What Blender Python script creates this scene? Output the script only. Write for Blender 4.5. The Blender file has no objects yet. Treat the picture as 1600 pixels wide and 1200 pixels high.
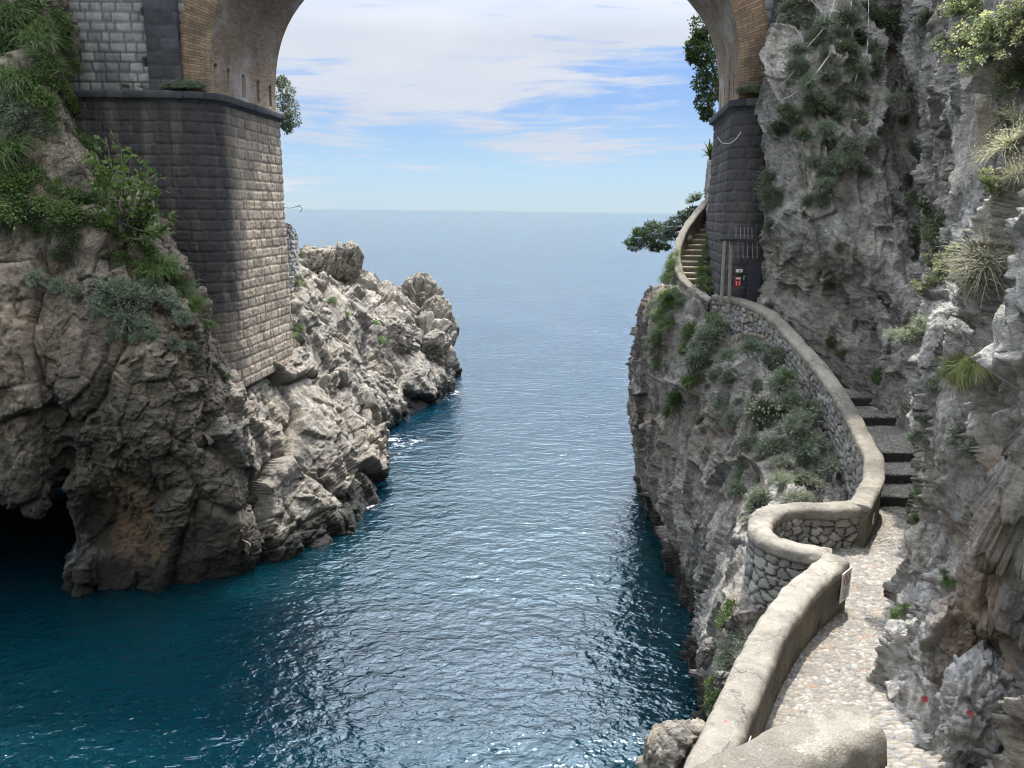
import bpy, math, random
import numpy as np
from mathutils import Vector, Matrix, Quaternion

random.seed(7)
RNG = np.random.default_rng(7)
R = math.radians
S = bpy.context.scene
COL = S.collection

# ------------------------------------------------------------------ camera
CAM = np.array([0.0, 0.0, 12.0])
FPX = 1200.0
PITCH, ROLL = R(12.71), R(0.70)
_F = np.array([0, math.cos(PITCH), -math.sin(PITCH)])
_U0 = np.array([0, math.sin(PITCH), math.cos(PITCH)])
_X0 = np.array([1.0, 0, 0])
CR = math.cos(ROLL) * _X0 + math.sin(ROLL) * _U0
CU = -math.sin(ROLL) * _X0 + math.cos(ROLL) * _U0
CF = _F
cam_data = bpy.data.cameras.new('camera')
cam_data.sensor_width = 36.0
cam_data.lens = 36.0 * FPX / 1600.0
cam_data.clip_start = 0.05
cam_data.clip_end = 60000.0
cam = bpy.data.objects.new('camera', cam_data)
COL.objects.link(cam)
cam.matrix_world = Matrix(((CR[0], CU[0], -CF[0], CAM[0]), (CR[1], CU[1], -CF[1], CAM[1]),
                           (CR[2], CU[2], -CF[2], CAM[2]), (0, 0, 0, 1)))
S.camera = cam

# ------------------------------------------------------------------ sun, sky, exposure
SUN_EL, SUN_AZ = R(65.0), R(20.0)          # azimuth measured from +Y towards +X
sun_dir = np.array([math.sin(SUN_AZ) * math.cos(SUN_EL), math.cos(SUN_AZ) * math.cos(SUN_EL), math.sin(SUN_EL)])
sl = bpy.data.lights.new('sun', 'SUN')
sl.energy = 3.0
sl.angle = R(0.53)
sl.color = (1.0, 0.94, 0.84)
so = bpy.data.objects.new('sun', sl)
COL.objects.link(so)
so.rotation_euler = Vector(sun_dir).to_track_quat('Z', 'Y').to_euler()
so.location = (10, 20, 60)

world = bpy.data.worlds.new('World')
S.world = world
world.use_nodes = True
S.view_settings.view_transform = 'Standard'
S.view_settings.look = 'None'
S.view_settings.exposure = 1.15
S.view_settings.gamma = 1.0
S.view_settings.use_curve_mapping = False
S.cycles.use_denoising = True
S.cycles.filter_width = 1.1
S.cycles.max_bounces = 7
S.cycles.diffuse_bounces = 3
S.cycles.glossy_bounces = 3
S.cycles.transmission_bounces = 3
S.cycles.caustics_reflective = False
S.cycles.caustics_refractive = False
S.cycles.sample_clamp_indirect = 4.0


class NT:
    """small node-tree writer"""
    def __init__(self, tree):
        self.t = tree
        self.n = tree.nodes
        self.l = tree.links

    def add(self, kind, ins=None, **props):
        nd = self.n.new(kind)
        for k, v in props.items():
            setattr(nd, k, v)
        for k, v in (ins or {}).items():
            self.put(nd, k, v)
        return nd

    def put(self, nd, k, v):
        sock = nd.inputs[k]
        if isinstance(v, bpy.types.NodeSocket):
            self.l.new(v, sock)
        elif isinstance(v, bpy.types.Node):
            self.l.new(v.outputs[0], sock)
        else:
            if sock.type == 'RGBA' and len(v) == 3:
                v = (*v, 1.0)
            sock.default_value = v

    def math(self, op, a, b=0.0, c=0.0, clamp=False):
        nd = self.n.new('ShaderNodeMath')
        nd.operation = op
        nd.use_clamp = clamp
        for i, v in enumerate((a, b, c)):
            self.put(nd, i, v)
        return nd.outputs[0]

    def mix(self, fac, a, b, mode='MIX'):
        nd = self.n.new('ShaderNodeMixRGB')
        nd.blend_type = mode
        self.put(nd, 0, fac)
        self.put(nd, 1, a)
        self.put(nd, 2, b)
        return nd.outputs[0]

    def noise(self, vec, scale, detail=6.0, rough=0.55, dist=0.0):
        nd = self.add('ShaderNodeTexNoise', {'Vector': vec, 'Scale': scale, 'Detail': detail, 'Roughness': rough, 'Distortion': dist})
        return nd.outputs[0]

    def ramp(self, fac, stops, interp='LINEAR'):
        nd = self.n.new('ShaderNodeValToRGB')
        cr = nd.color_ramp
        cr.interpolation = interp
        while len(cr.elements) < len(stops):
            cr.elements.new(0.5)
        for e, (p, c) in zip(cr.elements, stops):
            e.position = p
            e.color = (c, c, c, 1) if isinstance(c, (int, float)) else (*c, 1)
        self.put(nd, 0, fac)
        return nd.outputs[0]

    def rng(self, v, a, b, c=0.0, d=1.0, smooth=False):
        nd = self.n.new('ShaderNodeMapRange')
        nd.clamp = True
        if smooth:
            nd.interpolation_type = 'SMOOTHSTEP'
        for i, x in enumerate((v, a, b, c, d)):
            self.put(nd, i, x)
        return nd.outputs[0]

    def scale(self, vec, s, loc=(0, 0, 0), rot=(0, 0, 0)):
        nd = self.add('ShaderNodeMapping', {'Vector': vec, 'Scale': s, 'Location': loc, 'Rotation': rot})
        return nd.outputs[0]


def build_world():
    w = NT(world.node_tree)
    w.n.clear()
    sky = w.add('ShaderNodeTexSky', sky_type='NISHITA', sun_disc=False, sun_elevation=SUN_EL, sun_rotation=SUN_AZ,
                altitude=0.0, air_density=1.0, dust_density=0.2, ozone_density=3.0)
    tc = w.add('ShaderNodeTexCoord')
    sp = w.add('ShaderNodeSeparateXYZ', {0: tc.outputs['Generated']})
    x, y, z = sp.outputs
    # streaky high cloud: direction stretched sideways, leaning gently down to the right
    p = w.scale(tc.outputs['Generated'], (1.0, 0.6, 5.2), rot=(0, R(9), 0))
    warp = w.add('ShaderNodeTexNoise', {'Vector': p, 'Scale': 1.3, 'Detail': 3.0})
    pv = w.add('ShaderNodeVectorMath', {0: p, 1: w.add('ShaderNodeVectorMath', {0: warp.outputs['Color'], 1: (0.55, 0.55, 0.55)}, operation='MULTIPLY')}, operation='ADD')
    n1 = w.noise(pv, 2.1, 9.0, 0.56)
    n2 = w.noise(w.scale(pv, (1, 1, 2.6)), 6.0, 6.0, 0.6)
    n = w.math('ADD', w.math('MULTIPLY', n1, 0.80), w.math('MULTIPLY', n2, 0.42))
    n3 = w.noise(w.scale(pv, (1, 1, 3.6), rot=(0, R(-5), 0)), 11.0, 6.0, 0.62)
    n = w.math('ADD', n, w.math('MULTIPLY', n3, 0.22))
    n = w.math('SUBTRACT', n, 0.21)
    zz = w.math('SUBTRACT', z, w.math('MULTIPLY', x, 0.16))
    cov = w.ramp(zz, [(0.0, 0.30), (0.045, 0.40), (0.085, 0.46), (0.12, 0.47), (0.16, 0.60), (0.26, 0.72), (0.7, 0.80)])
    # a loose band of cloud low over the sea, to the right of the opening
    bz = w.math('DIVIDE', w.math('SUBTRACT', z, 0.078), 0.026)
    band = w.math('MULTIPLY', w.math('EXPONENT', w.math('MULTIPLY', w.math('MULTIPLY', bz, bz), -1.0)), w.rng(x, -0.16, 0.08, 0.02, 0.27, smooth=True))
    c = w.math('SUBTRACT', w.math('ADD', w.math('ADD', n, cov), band), 1.0)
    mask = w.math('MAXIMUM', w.rng(c, -0.03, 0.13, 0.0, 1.0, smooth=True), w.rng(zz, 0.12, 0.30, 0.0, 0.55, smooth=True))
    shade = w.noise(pv, 4.0, 5.0, 0.55)
    ccol = w.mix(shade, (2.45, 2.8, 3.5), (3.9, 4.05, 4.3))
    # thin cloud scatters the sun forwards: it brightens towards the sun
    dt = w.add('ShaderNodeVectorMath', {0: tc.outputs['Generated'], 1: tuple(float(v) for v in sun_dir)}, operation='DOT_PRODUCT').outputs['Value']
    glow = w.ramp(dt, [(0.66, 1.0 / 9), (0.80, 1.7 / 9), (0.90, 3.4 / 9), (0.97, 6.5 / 9), (1.0, 1.0)])
    glow = w.math('MULTIPLY', glow, 9.0)
    glow = w.math('MULTIPLY', glow, w.rng(z, 0.20, 0.46, 1.0, 2.5))
    ccol = w.add('ShaderNodeVectorMath', {0: ccol, 'Scale': glow}, operation='SCALE').outputs[0]
    clear = w.ramp(z, [(0.0, (0.19, 0.275, 0.355)), (0.05, (0.175, 0.265, 0.37)), (0.14, (0.115, 0.195, 0.37)), (0.40, (0.15, 0.26, 0.50)), (1.0, (0.18, 0.29, 0.55))])
    clear = w.add('ShaderNodeVectorMath', {0: clear, 'Scale': 10.0}, operation='SCALE').outputs[0]
    base = w.mix(0.86, sky.outputs[0], clear)
    out = w.mix(mask, base, ccol)
    bg = w.add('ShaderNodeBackground', {'Color': out, 'Strength': 0.10})
    w.l.new(bg.outputs[0], w.add('ShaderNodeOutputWorld').inputs[0])


build_world()

# ------------------------------------------------------------------ pixel helpers (1600x1200 photograph -> points in the world)
def ray(px, py):
    return CF + (px - 800.0) / FPX * CR - (py - 600.0) / FPX * CU


def at(px, py, Y):
    d = ray(px, py)
    return CAM + d * (Y / d[1])


def atz(px, py, z):
    d = ray(px, py)
    return CAM + d * ((z - CAM[2]) / d[2])


def project(P):
    v = P - CAM
    d = v @ CF
    return 800 + FPX * (v @ CR) / d, 600 - FPX * (v @ CU) / d, d


# ------------------------------------------------------------------ noise in numpy
def _hash(ix, iy, iz, seed):
    h = (ix.astype(np.uint32) * np.uint32(374761393) + iy.astype(np.uint32) * np.uint32(668265263)
         + iz.astype(np.uint32) * np.uint32(2147483647) + np.uint32((seed * 974634777) & 0xFFFFFFFF))
    h = (h ^ (h >> np.uint32(13))) * np.uint32(1274126177)
    h = (h ^ (h >> np.uint32(16))) * np.uint32(2246822519)
    return h ^ (h >> np.uint32(15))


def _rnd(h, k):
    h = (h + np.uint32((k * 0x9E3779B9) & 0xFFFFFFFF))
    h = (h ^ (h >> np.uint32(15))) * np.uint32(2654435761)
    h = h ^ (h >> np.uint32(13))
    return (h & np.uint32(0xFFFFFF)).astype(np.float32) / np.float32(0xFFFFFF)


def perlin(P, seed=0):
    P = P.astype(np.float32)
    i = np.floor(P).astype(np.int64)
    f = P - i
    u = f * f * f * (f * (f * 6 - 15) + 10)
    out = np.zeros(len(P), np.float32)
    for dx in (0, 1):
        wx = u[:, 0] if dx else 1 - u[:, 0]
        for dy in (0, 1):
            wy = u[:, 1] if dy else 1 - u[:, 1]
            for dz in (0, 1):
                wz = u[:, 2] if dz else 1 - u[:, 2]
                h = _hash(i[:, 0] + dx, i[:, 1] + dy, i[:, 2] + dz, seed)
                gx, gy, gz = _rnd(h, 1) * 2 - 1, _rnd(h, 2) * 2 - 1, _rnd(h, 3) * 2 - 1
                out += wx * wy * wz * (gx * (f[:, 0] - dx) + gy * (f[:, 1] - dy) + gz * (f[:, 2] - dz))
    return out


def fbm(P, octaves=4, seed=0, gain=0.5, ridged=False):
    out = np.zeros(len(P), np.float32)
    a, q = 1.0, 1.0
    for o in range(octaves):
        n = perlin(P * q, seed + o * 17)
        out += a * ((0.5 - np.abs(n) * 1.6) if ridged else n)
        a *= gain
        q *= 2.03
    return out


def cells(P, seed=0):
    """nearest-cell data: (random per cell h, vector to the cell point, F2-F1)"""
    P = P.astype(np.float32)
    b = np.floor(P - 0.5).astype(np.int64)
    N = len(P)
    F1 = np.full(N, 9.0, np.float32)
    F2 = np.full(N, 9.0, np.float32)
    H = np.zeros(N, np.uint32)
    V = np.zeros((N, 3), np.float32)
    for dx in (0, 1):
        for dy in (0, 1):
            for dz in (0, 1):
                h = _hash(b[:, 0] + dx, b[:, 1] + dy, b[:, 2] + dz, seed)
                c = np.stack([b[:, 0] + dx + 0.15 + 0.7 * _rnd(h, 4), b[:, 1] + dy + 0.15 + 0.7 * _rnd(h, 5), b[:, 2] + dz + 0.15 + 0.7 * _rnd(h, 6)], 1)
                v = P - c.astype(np.float32)
                d = np.sqrt((v * v).sum(1))
                near = d < F1
                F2 = np.where(near, F1, np.minimum(F2, d))
                F1 = np.where(near, d, F1)
                H = np.where(near, h, H)
                V[near] = v[near]
    return H, V, F2 - F1, F1


def facet(P, size, seed, squash=(1, 1, 1), slope=1.0):
    H, V, E, _ = cells(P / size / np.array(squash), seed)
    g = np.stack([_rnd(H, 11) * 2 - 1, _rnd(H, 12) * 2 - 1, _rnd(H, 13) * 2 - 1], 1)
    h = (_rnd(H, 14) - 0.5) * 0.9 + (V * g).sum(1) * slope
    return h, E


def rock_disp(P, amp=1.0, seed=0, sizes=(3.0, 1.2, 0.48, 0.20, 0.09), amps=(0.50, 0.30, 0.15, 0.075, 0.028), squash=(1, 1, 1.5), crack=0.09, dip=(0.0, 0.0), lump=0.10):
    W = np.stack([perlin(P / 2.3, seed + 5), perlin(P / 2.3, seed + 6), perlin(P / 2.3, seed + 7)], 1)
    W2 = np.stack([perlin(P / 0.5, seed + 8), perlin(P / 0.5, seed + 9), perlin(P / 0.5, seed + 10)], 1)
    # bedding: the blocks are long along a dipping axis
    a, b = dip
    ca, sa, cb, sb = math.cos(a), math.sin(a), math.cos(b), math.sin(b)
    M = np.array([[ca, 0, -sa], [0, 1, 0], [sa, 0, ca]]) @ np.array([[1, 0, 0], [0, cb, -sb], [0, sb, cb]])
    Q = (P + 0.55 * W + 0.07 * W2) @ M.T
    d = 0.50 * fbm(P / 4.5, 3, seed + 1) + lump * fbm(P / 0.9, 3, seed + 2, ridged=True)
    rough = np.clip(0.75 + 1.3 * perlin(P / 3.1, seed + 12), 0.25, 1.5)      # calm slabs beside broken ground
    for k, (s, a_) in enumerate(zip(sizes, amps)):
        h, E = facet(Q, s, seed + 31 + k, squash)
        r = 1.0 if k == 0 else rough
        d = d + a_ * h * r
        if k < 3:
            d = d - crack * s * 0.5 * r * np.exp(-(E / (0.05 + 0.02 * k)) ** 2)
    d += 0.05 * fbm(P / np.array([0.22, 0.22, 0.13]), 4, seed + 3, 0.6) * rough
    return amp * d


# ------------------------------------------------------------------ mesh helpers
def new_obj(name, me, mats=(), parent=None):
    o = bpy.data.objects.new(name, me)
    COL.objects.link(o)
    for m in (mats if isinstance(mats, (list, tuple)) else [mats]):
        me.materials.append(m)
    if parent is not None:
        o.parent = parent
        if parent.type == 'EMPTY' or True:
            o.matrix_parent_inverse = parent.matrix_world.inverted() if parent.get('_w') else Matrix.Identity(4)
    return o


def mesh_from(name, V, F, smooth=True, attrs=None, uv=None):
    """V (n,3); F: list of (m,3)/(m,4) integer arrays"""
    me = bpy.data.meshes.new(name)
    if not isinstance(F, list):
        F = [F]
    F = [np.asarray(f, np.int32) for f in F if len(f)]
    V = np.asarray(V, np.float32)
    me.vertices.add(len(V))
    me.vertices.foreach_set('co', V.ravel())
    loops = np.concatenate([f.ravel() for f in F])
    sizes = np.concatenate([np.full(len(f), f.shape[1], np.int32) for f in F])
    starts = np.concatenate([[0], np.cumsum(sizes)[:-1]]).astype(np.int32)
    me.loops.add(len(loops))
    me.loops.foreach_set('vertex_index', loops)
    me.polygons.add(len(sizes))
    me.polygons.foreach_set('loop_start', starts)
    me.polygons.foreach_set('loop_total', sizes)
    me.polygons.foreach_set('use_smooth', np.full(len(sizes), bool(smooth)))
    for k, a in (attrs or {}).items():
        at_ = me.attributes.new(k, 'FLOAT', 'POINT')
        at_.data.foreach_set('value', np.asarray(a, np.float32).ravel())
    if uv is not None:
        ul = me.uv_layers.new(name='UVMap')
        ul.data.foreach_set('uv', np.asarray(uv, np.float32)[loops].ravel())
    me.update(calc_edges=True)
    me.validate()
    return me


def grid_faces(nu, nv, flip=False, wrap=False):
    i = np.arange(nu - (0 if wrap else 1))[:, None]
    j = np.arange(nv - 1)[None, :]
    i2 = (i + 1) % nu
    a, b, c, d = i * nv + j, i2 * nv + j, i2 * nv + j + 1, i * nv + j + 1
    f = np.stack([a, b, c, d], -1).reshape(-1, 4)
    return f[:, ::-1] if flip else f


def grid_normals(P):
    du = np.gradient(P, axis=0)
    dv = np.gradient(P, axis=1)
    n = np.cross(du, dv)
    return n / (np.linalg.norm(n, axis=2, keepdims=True) + 1e-9)


def catmull(P, t):
    """Catmull-Rom through P (n,...) at parameters t in [0, n-1]"""
    n = len(P)
    i = np.clip(np.floor(t).astype(int), 0, n - 2)
    f = (t - i)
    sh = (-1,) + (1,) * (P.ndim - 1)
    f = f.reshape(sh)
    p1, p2 = P[i], P[i + 1]
    p0 = np.where((i > 0).reshape(sh), P[np.maximum(i - 1, 0)], 2 * p1 - p2)
    p3 = np.where((i < n - 2).reshape(sh), P[np.minimum(i + 2, n - 1)], 2 * p2 - p1)
    m1, m2 = (p2 - p0) * 0.42, (p3 - p1) * 0.42
    f2, f3 = f * f, f * f * f
    return (2 * f3 - 3 * f2 + 1) * p1 + (f3 - 2 * f2 + f) * m1 + (-2 * f3 + 3 * f2) * p2 + (f3 - f2) * m2


def resample(pts, n, smooth=True):
    """points spread evenly by length along a curve"""
    pts = np.asarray(pts, float)
    t = np.linspace(0, len(pts) - 1, max(len(pts) * 24, 2))
    if smooth:
        q = catmull(pts, t)
    else:
        i = np.clip(np.floor(t).astype(int), 0, len(pts) - 2)
        q = pts[i] + (pts[i + 1] - pts[i]) * (t - i)[:, None]
    s = np.concatenate([[0], np.cumsum(np.linalg.norm(np.diff(q, axis=0), axis=1))])
    ss = np.linspace(0, s[-1], n)
    return np.stack([np.interp(ss, s, q[:, k]) for k in range(q.shape[1])], 1), s[-1]


def loft(cols, nu, nv):
    C = np.stack([resample(c, nv)[0] for c in cols])           # (k, nv, 3)
    mid = C[:, nv // 3]
    L = np.concatenate([[0], np.cumsum(np.maximum(np.percentile(np.linalg.norm(np.diff(C, axis=0), axis=2), 75, axis=1), 0.3))])
    t = np.interp(np.linspace(0, L[-1], nu), L, np.arange(len(cols)))
    return catmull(C, t)                                        # (nu, nv, 3)


CLIFF_V, CLIFF_N = [], []


def cliff(name, cols, nu, nv, mat, seed, amp=1.0, flip=False, fade=None, keep=True, **kw):
    P = loft(cols, nu, nv)
    N = grid_normals(P)
    for _ in range(24):                                         # no fans of normals where the surface turns sharply
        N[1:-1] = (N[:-2] + N[2:]) / 2
        N[:, 1:-1] = (N[:, :-2] + N[:, 2:]) / 2
    N /= np.linalg.norm(N, axis=2, keepdims=True) + 1e-9
    if flip:
        N = -N
    flat = P.reshape(-1, 3)
    d = rock_disp(flat, amp, seed, **kw).reshape(nu, nv)
    if fade is not None:
        d = d * fade(P)
    Q = P + N * d[..., None]
    me = mesh_from(name, Q.reshape(-1, 3), grid_faces(nu, nv, flip))
    o = new_obj(name, me, [mat] if mat else [])
    o['kind'] = 'structure'
    if keep:
        NN = grid_normals(Q)
        if flip:
            NN = -NN
        CLIFF_V.append(Q.reshape(-1, 3))
        CLIFF_N.append(NN.reshape(-1, 3))
    return o


def tagged(o, label=None, cat=None, group=None, kind=None):
    if label:
        o['label'] = label
    if cat:
        o['category'] = cat
    if group:
        o['group'] = group
    if kind:
        o['kind'] = kind
    return o


def empty(name, loc, label, cat, group=None):
    o = bpy.data.objects.new(name, None)
    o.empty_display_size = 0.2
    COL.objects.link(o)
    o.location = [float(v) for v in loc]
    return tagged(o, label, cat, group, 'thing')


def part(name, V, F, mat, parent, smooth=True, attrs=None, uv=None):
    """a mesh given in world coordinates, parented under an Empty whose location is its only transform"""
    V = np.asarray(V, float)
    p = parent
    off = np.zeros(3)
    while p is not None:
        off = off + np.array(p.location)
        p = p.parent
    me = mesh_from(name, V - off, F, smooth, attrs, uv)
    o = bpy.data.objects.new(name, me)
    COL.objects.link(o)
    me.materials.append(mat)
    o.parent = parent
    return o


class MB:
    """collects plain shapes into one mesh"""
    def __init__(self):
        self.V, self.Q, self.T, self.n = [], [], [], 0

    def add(self, V, Q=None, T=None):
        V = np.asarray(V, float)
        self.V.append(V)
        if Q is not None and len(Q):
            self.Q.append(np.asarray(Q, int) + self.n)
        if T is not None and len(T):
            self.T.append(np.asarray(T, int) + self.n)
        self.n += len(V)

    def box(self, c, size, ax=None, bevel=0.0):
        """box with centre c, half-extents along axes ax (3x3 rows)"""
        ax = np.eye(3) if ax is None else np.asarray(ax, float)
        h = np.asarray(size, float) / 2
        if bevel <= 0:
            v = np.array([[sx, sy, sz] for sx in (-1, 1) for sy in (-1, 1) for sz in (-1, 1)], float) * h
            q = [[0, 1, 3, 2], [4, 6, 7, 5], [0, 4, 5, 1], [2, 3, 7, 6], [0, 2, 6, 4], [1, 5, 7, 3]]
            self.add(v @ ax + c, q)
            return
        b = bevel
        pts, idx = [], {}
        for sx in (-1, 1):
            for sy in (-1, 1):
                for sz in (-1, 1):
                    s = np.array([sx, sy, sz])
                    for k in range(3):
                        m = np.full(3, b)
                        m[k] = 0
                        idx[(sx, sy, sz, k)] = len(pts)
                        pts.append(s * (h - m))
        q, t = [], []
        for k in range(3):
            a, c2 = [(1, 2), (2, 0), (0, 1)][k]
            for sk in (-1, 1):
                f = []
                for sa, sc in ((-1, -1), (1, -1), (1, 1), (-1, 1)):
                    s = [0, 0, 0]
                    s[k], s[a], s[c2] = sk, sa, sc
                    f.append(idx[(*s, k)])
                q.append(f if sk > 0 else f[::-1])
        for k in range(3):
            a, c2 = [(1, 2), (2, 0), (0, 1)][k]
            for sa in (-1, 1):
                for sc in (-1, 1):
                    f = []
                    for sk, kk in ((-1, a), (1, a), (1, c2), (-1, c2)):
                        s = [0, 0, 0]
                        s[k], s[a], s[c2] = sk, sa, sc
                        f.append(idx[(*s, kk)])
                    q.append(f)
        for sx in (-1, 1):
            for sy in (-1, 1):
                for sz in (-1, 1):
                    t.append([idx[(sx, sy, sz, k)] for k in range(3)])
        self.add(np.array(pts) @ ax + c, q, t)

    def tube(self, pts, r, n=6, smooth=True, cap=True):
        pts = np.asarray(pts, float)
        r = np.broadcast_to(np.asarray(r, float), (len(pts),))
        T = np.gradient(pts, axis=0)
        T /= np.linalg.norm(T, axis=1, keepdims=True) + 1e-9
        ref = np.array([0.31, 0.17, 0.93])
        A = np.cross(T, ref)
        A /= np.linalg.norm(A, axis=1, keepdims=True) + 1e-9
        B = np.cross(T, A)
        th = np.linspace(0, 2 * np.pi, n, endpoint=False)
        V = pts[:, None] + r[:, None, None] * (np.cos(th)[None, :, None] * A[:, None] + np.sin(th)[None, :, None] * B[:, None])
        m = len(pts)
        i = np.arange(m - 1)[:, None]
        j = np.arange(n)[None]
        q = np.stack([i * n + j, i * n + (j + 1) % n, (i + 1) * n + (j + 1) % n, (i + 1) * n + j], -1).reshape(-1, 4)
        V = V.reshape(-1, 3)
        t = []
        if cap:
            V = np.vstack([V, pts[0], pts[-1]])
            k0, k1 = m * n, m * n + 1
            t = [[k0, (a + 1) % n, a] for a in range(n)] + [[k1, (m - 1) * n + a, (m - 1) * n + (a + 1) % n] for a in range(n)]
        self.add(V, q, t)

    def faces(self):
        f = []
        if self.Q:
            f.append(np.vstack(self.Q))
        if self.T:
            f.append(np.vstack(self.T))
        return f

    def verts(self):
        return np.vstack(self.V)

    def part(self, name, mat, parent, smooth=False):
        return part(name, self.verts(), self.faces(), mat, parent, smooth)

    def thing(self, name, mat, label, cat, group=None, smooth=False, origin=None):
        V = self.verts()
        o0 = V.mean(0) * [1, 1, 0] + [0, 0, V[:, 2].min()] if origin is None else np.asarray(origin, float)
        me = mesh_from(name, V - o0, self.faces(), smooth)
        o = bpy.data.objects.new(name, me)
        COL.objects.link(o)
        me.materials.append(mat)
        o.location = o0
        return tagged(o, label, cat, group, 'thing')


# ------------------------------------------------------------------ materials
def material(name):
    m = bpy.data.materials.new(name)
    m.use_nodes = True
    t = NT(m.node_tree)
    t.n.clear()
    out = t.add('ShaderNodeOutputMaterial')
    bs = t.add('ShaderNodeBsdfPrincipled')
    bs.inputs['Specular IOR Level'].default_value = 0.3
    t.l.new(bs.outputs[0], out.inputs[0])
    return m, t, bs


def bump(t, bs, h, dist, strength=1.0):
    b = t.add('ShaderNodeBump', {'Height': h, 'Distance': dist, 'Strength': strength})
    t.l.new(b.outputs[0], bs.inputs['Normal'])
    return b


def rock_mat(name, light=(0.36, 0.33, 0.285), mid=(0.235, 0.222, 0.20), dark=(0.085, 0.082, 0.078), tan=(0.34, 0.27, 0.185), dark_amt=0.5, tan_amt=0.4, stains_shade=(), paint=()):
    m, t, bs = material(name)
    ob = t.add('ShaderNodeNewGeometry').outputs['Position']
    n1 = t.noise(ob, 0.45, 8, 0.6, 0.4)
    n2 = t.noise(ob, 2.6, 10, 0.65, 0.3)
    n3 = t.noise(t.scale(ob, (1.5, 1.5, 0.22)), 1.0, 7, 0.6, 0.5)
    n4 = t.noise(ob, 14.0, 6, 0.7)
    col = t.mix(t.rng(n2, 0.34, 0.66), mid, light)
    col = t.mix(t.math('MULTIPLY', t.rng(n1, 0.46, 0.66), tan_amt), col, tan)
    dk = t.math('MULTIPLY', t.rng(n3, 0.5, 0.64), dark_amt)
    col = t.mix(dk, col, dark)
    lich = t.rng(t.noise(t.scale(ob, (1, 1, 1), loc=(7, 3, 1)), 1.3, 9, 0.72), 0.56, 0.66)
    col = t.mix(t.math('MULTIPLY', lich, 0.5), col, (0.105, 0.108, 0.10))
    n5 = t.noise(t.scale(ob, (1, 1, 2.2), rot=(0.3, 0.5, 0)), 5.5, 8, 0.75, 0.6)
    col = t.mix(1.0, col, t.ramp(n4, [(0.25, 0.6), (0.5, 1.0), (0.75, 1.3)]), 'MULTIPLY')
    col = t.mix(1.0, col, t.ramp(n5, [(0.32, 0.55), (0.5, 1.0), (0.68, 1.25)]), 'MULTIPLY')
    for (c, r, sc, amt) in stains_shade:
        v = t.add('ShaderNodeVectorMath', {0: ob, 1: tuple(float(a) for a in c)}, operation='SUBTRACT')
        v = t.scale(v.outputs[0], tuple(1.0 / a for a in r))
        ln = t.add('ShaderNodeVectorMath', {0: v}, operation='LENGTH').outputs['Value']
        f = t.rng(t.math('ADD', ln, t.math('MULTIPLY', t.math('SUBTRACT', n3, 0.5), 2.4)), 1.0, 0.45)
        f = t.math('MULTIPLY', f, t.rng(n2, 0.3, 0.6, 0.35, 1.0))
        col = t.mix(t.math('MULTIPLY', f, amt), col, sc)
    for (c, r) in paint:
        v = t.add('ShaderNodeVectorMath', {0: ob, 1: tuple(float(a) for a in c)}, operation='DISTANCE').outputs['Value']
        f = t.rng(t.math('ADD', v, t.math('MULTIPLY', t.math('SUBTRACT', t.noise(ob, 30.0, 3), 0.5), r * 1.4)), r, r * 0.8)
        col = t.mix(t.math('MULTIPLY', f, 0.85), col, (0.52, 0.055, 0.06))
    # weed and wet band at the waterline
    sz = t.add('ShaderNodeSeparateXYZ', {0: ob}).outputs[2]
    wl = t.math('ADD', sz, t.math('MULTIPLY', t.math('SUBTRACT', n2, 0.5), 1.6))
    wet = t.rng(wl, 1.15, 0.55)
    col = t.mix(wet, col, (0.022, 0.021, 0.016))
    t.put(bs, 'Base Color', col)
    t.put(bs, 'Roughness', t.rng(wet, 0, 1, 0.92, 0.45))
    h = t.math('ADD', t.math('ADD', t.math('MULTIPLY', n2, 0.26), t.math('MULTIPLY', n5, 0.16)), t.math('MULTIPLY', n4, 0.085))
    wv = t.add('ShaderNodeTexNoise', {'Vector': ob, 'Scale': 1.3, 'Detail': 3.0}).outputs['Color']
    wv = t.add('ShaderNodeVectorMath', {0: wv, 1: (0.5, 0.5, 0.35)}, operation='MULTIPLY').outputs[0]
    q = t.add('ShaderNodeVectorMath', {0: t.scale(ob, (1, 1, 0.62), rot=(0.2, 0.35, 0.1)), 1: wv}, operation='ADD').outputs[0]
    for sc, am in ((2.1, 0.62), (6.0, 0.55), (17.0, 0.5)):
        vo = t.add('ShaderNodeTexVoronoi', {'Vector': q, 'Scale': sc})
        dv = t.add('ShaderNodeVectorMath', {0: q, 1: vo.outputs['Position']}, operation='SUBTRACT').outputs[0]
        rd = t.add('ShaderNodeVectorMath', {0: vo.outputs['Color'], 1: (0.5, 0.5, 0.5)}, operation='SUBTRACT').outputs[0]
        dp = t.add('ShaderNodeVectorMath', {0: dv, 1: rd}, operation='DOT_PRODUCT').outputs['Value']
        h = t.math('ADD', h, t.math('MULTIPLY', dp, am))
        if sc < 4:
            cellv = t.add('ShaderNodeSeparateXYZ', {0: vo.outputs['Color']}).outputs[0]
            col = t.mix(1.0, col, t.ramp(cellv, [(0.0, 0.78), (0.5, 1.0), (1.0, 1.2)]), 'MULTIPLY')
    col = t.mix(wet, col, (0.022, 0.021, 0.016))
    t.put(bs, 'Base Color', col)
    h = t.math('ADD', h, t.math('MULTIPLY', t.noise(ob, 45.0, 4, 0.7), 0.012))
    bump(t, bs, h, 0.6, 0.9)
    return m


def attr(t, name):
    return t.add('ShaderNodeAttribute', attribute_name=name).outputs['Fac']


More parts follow.
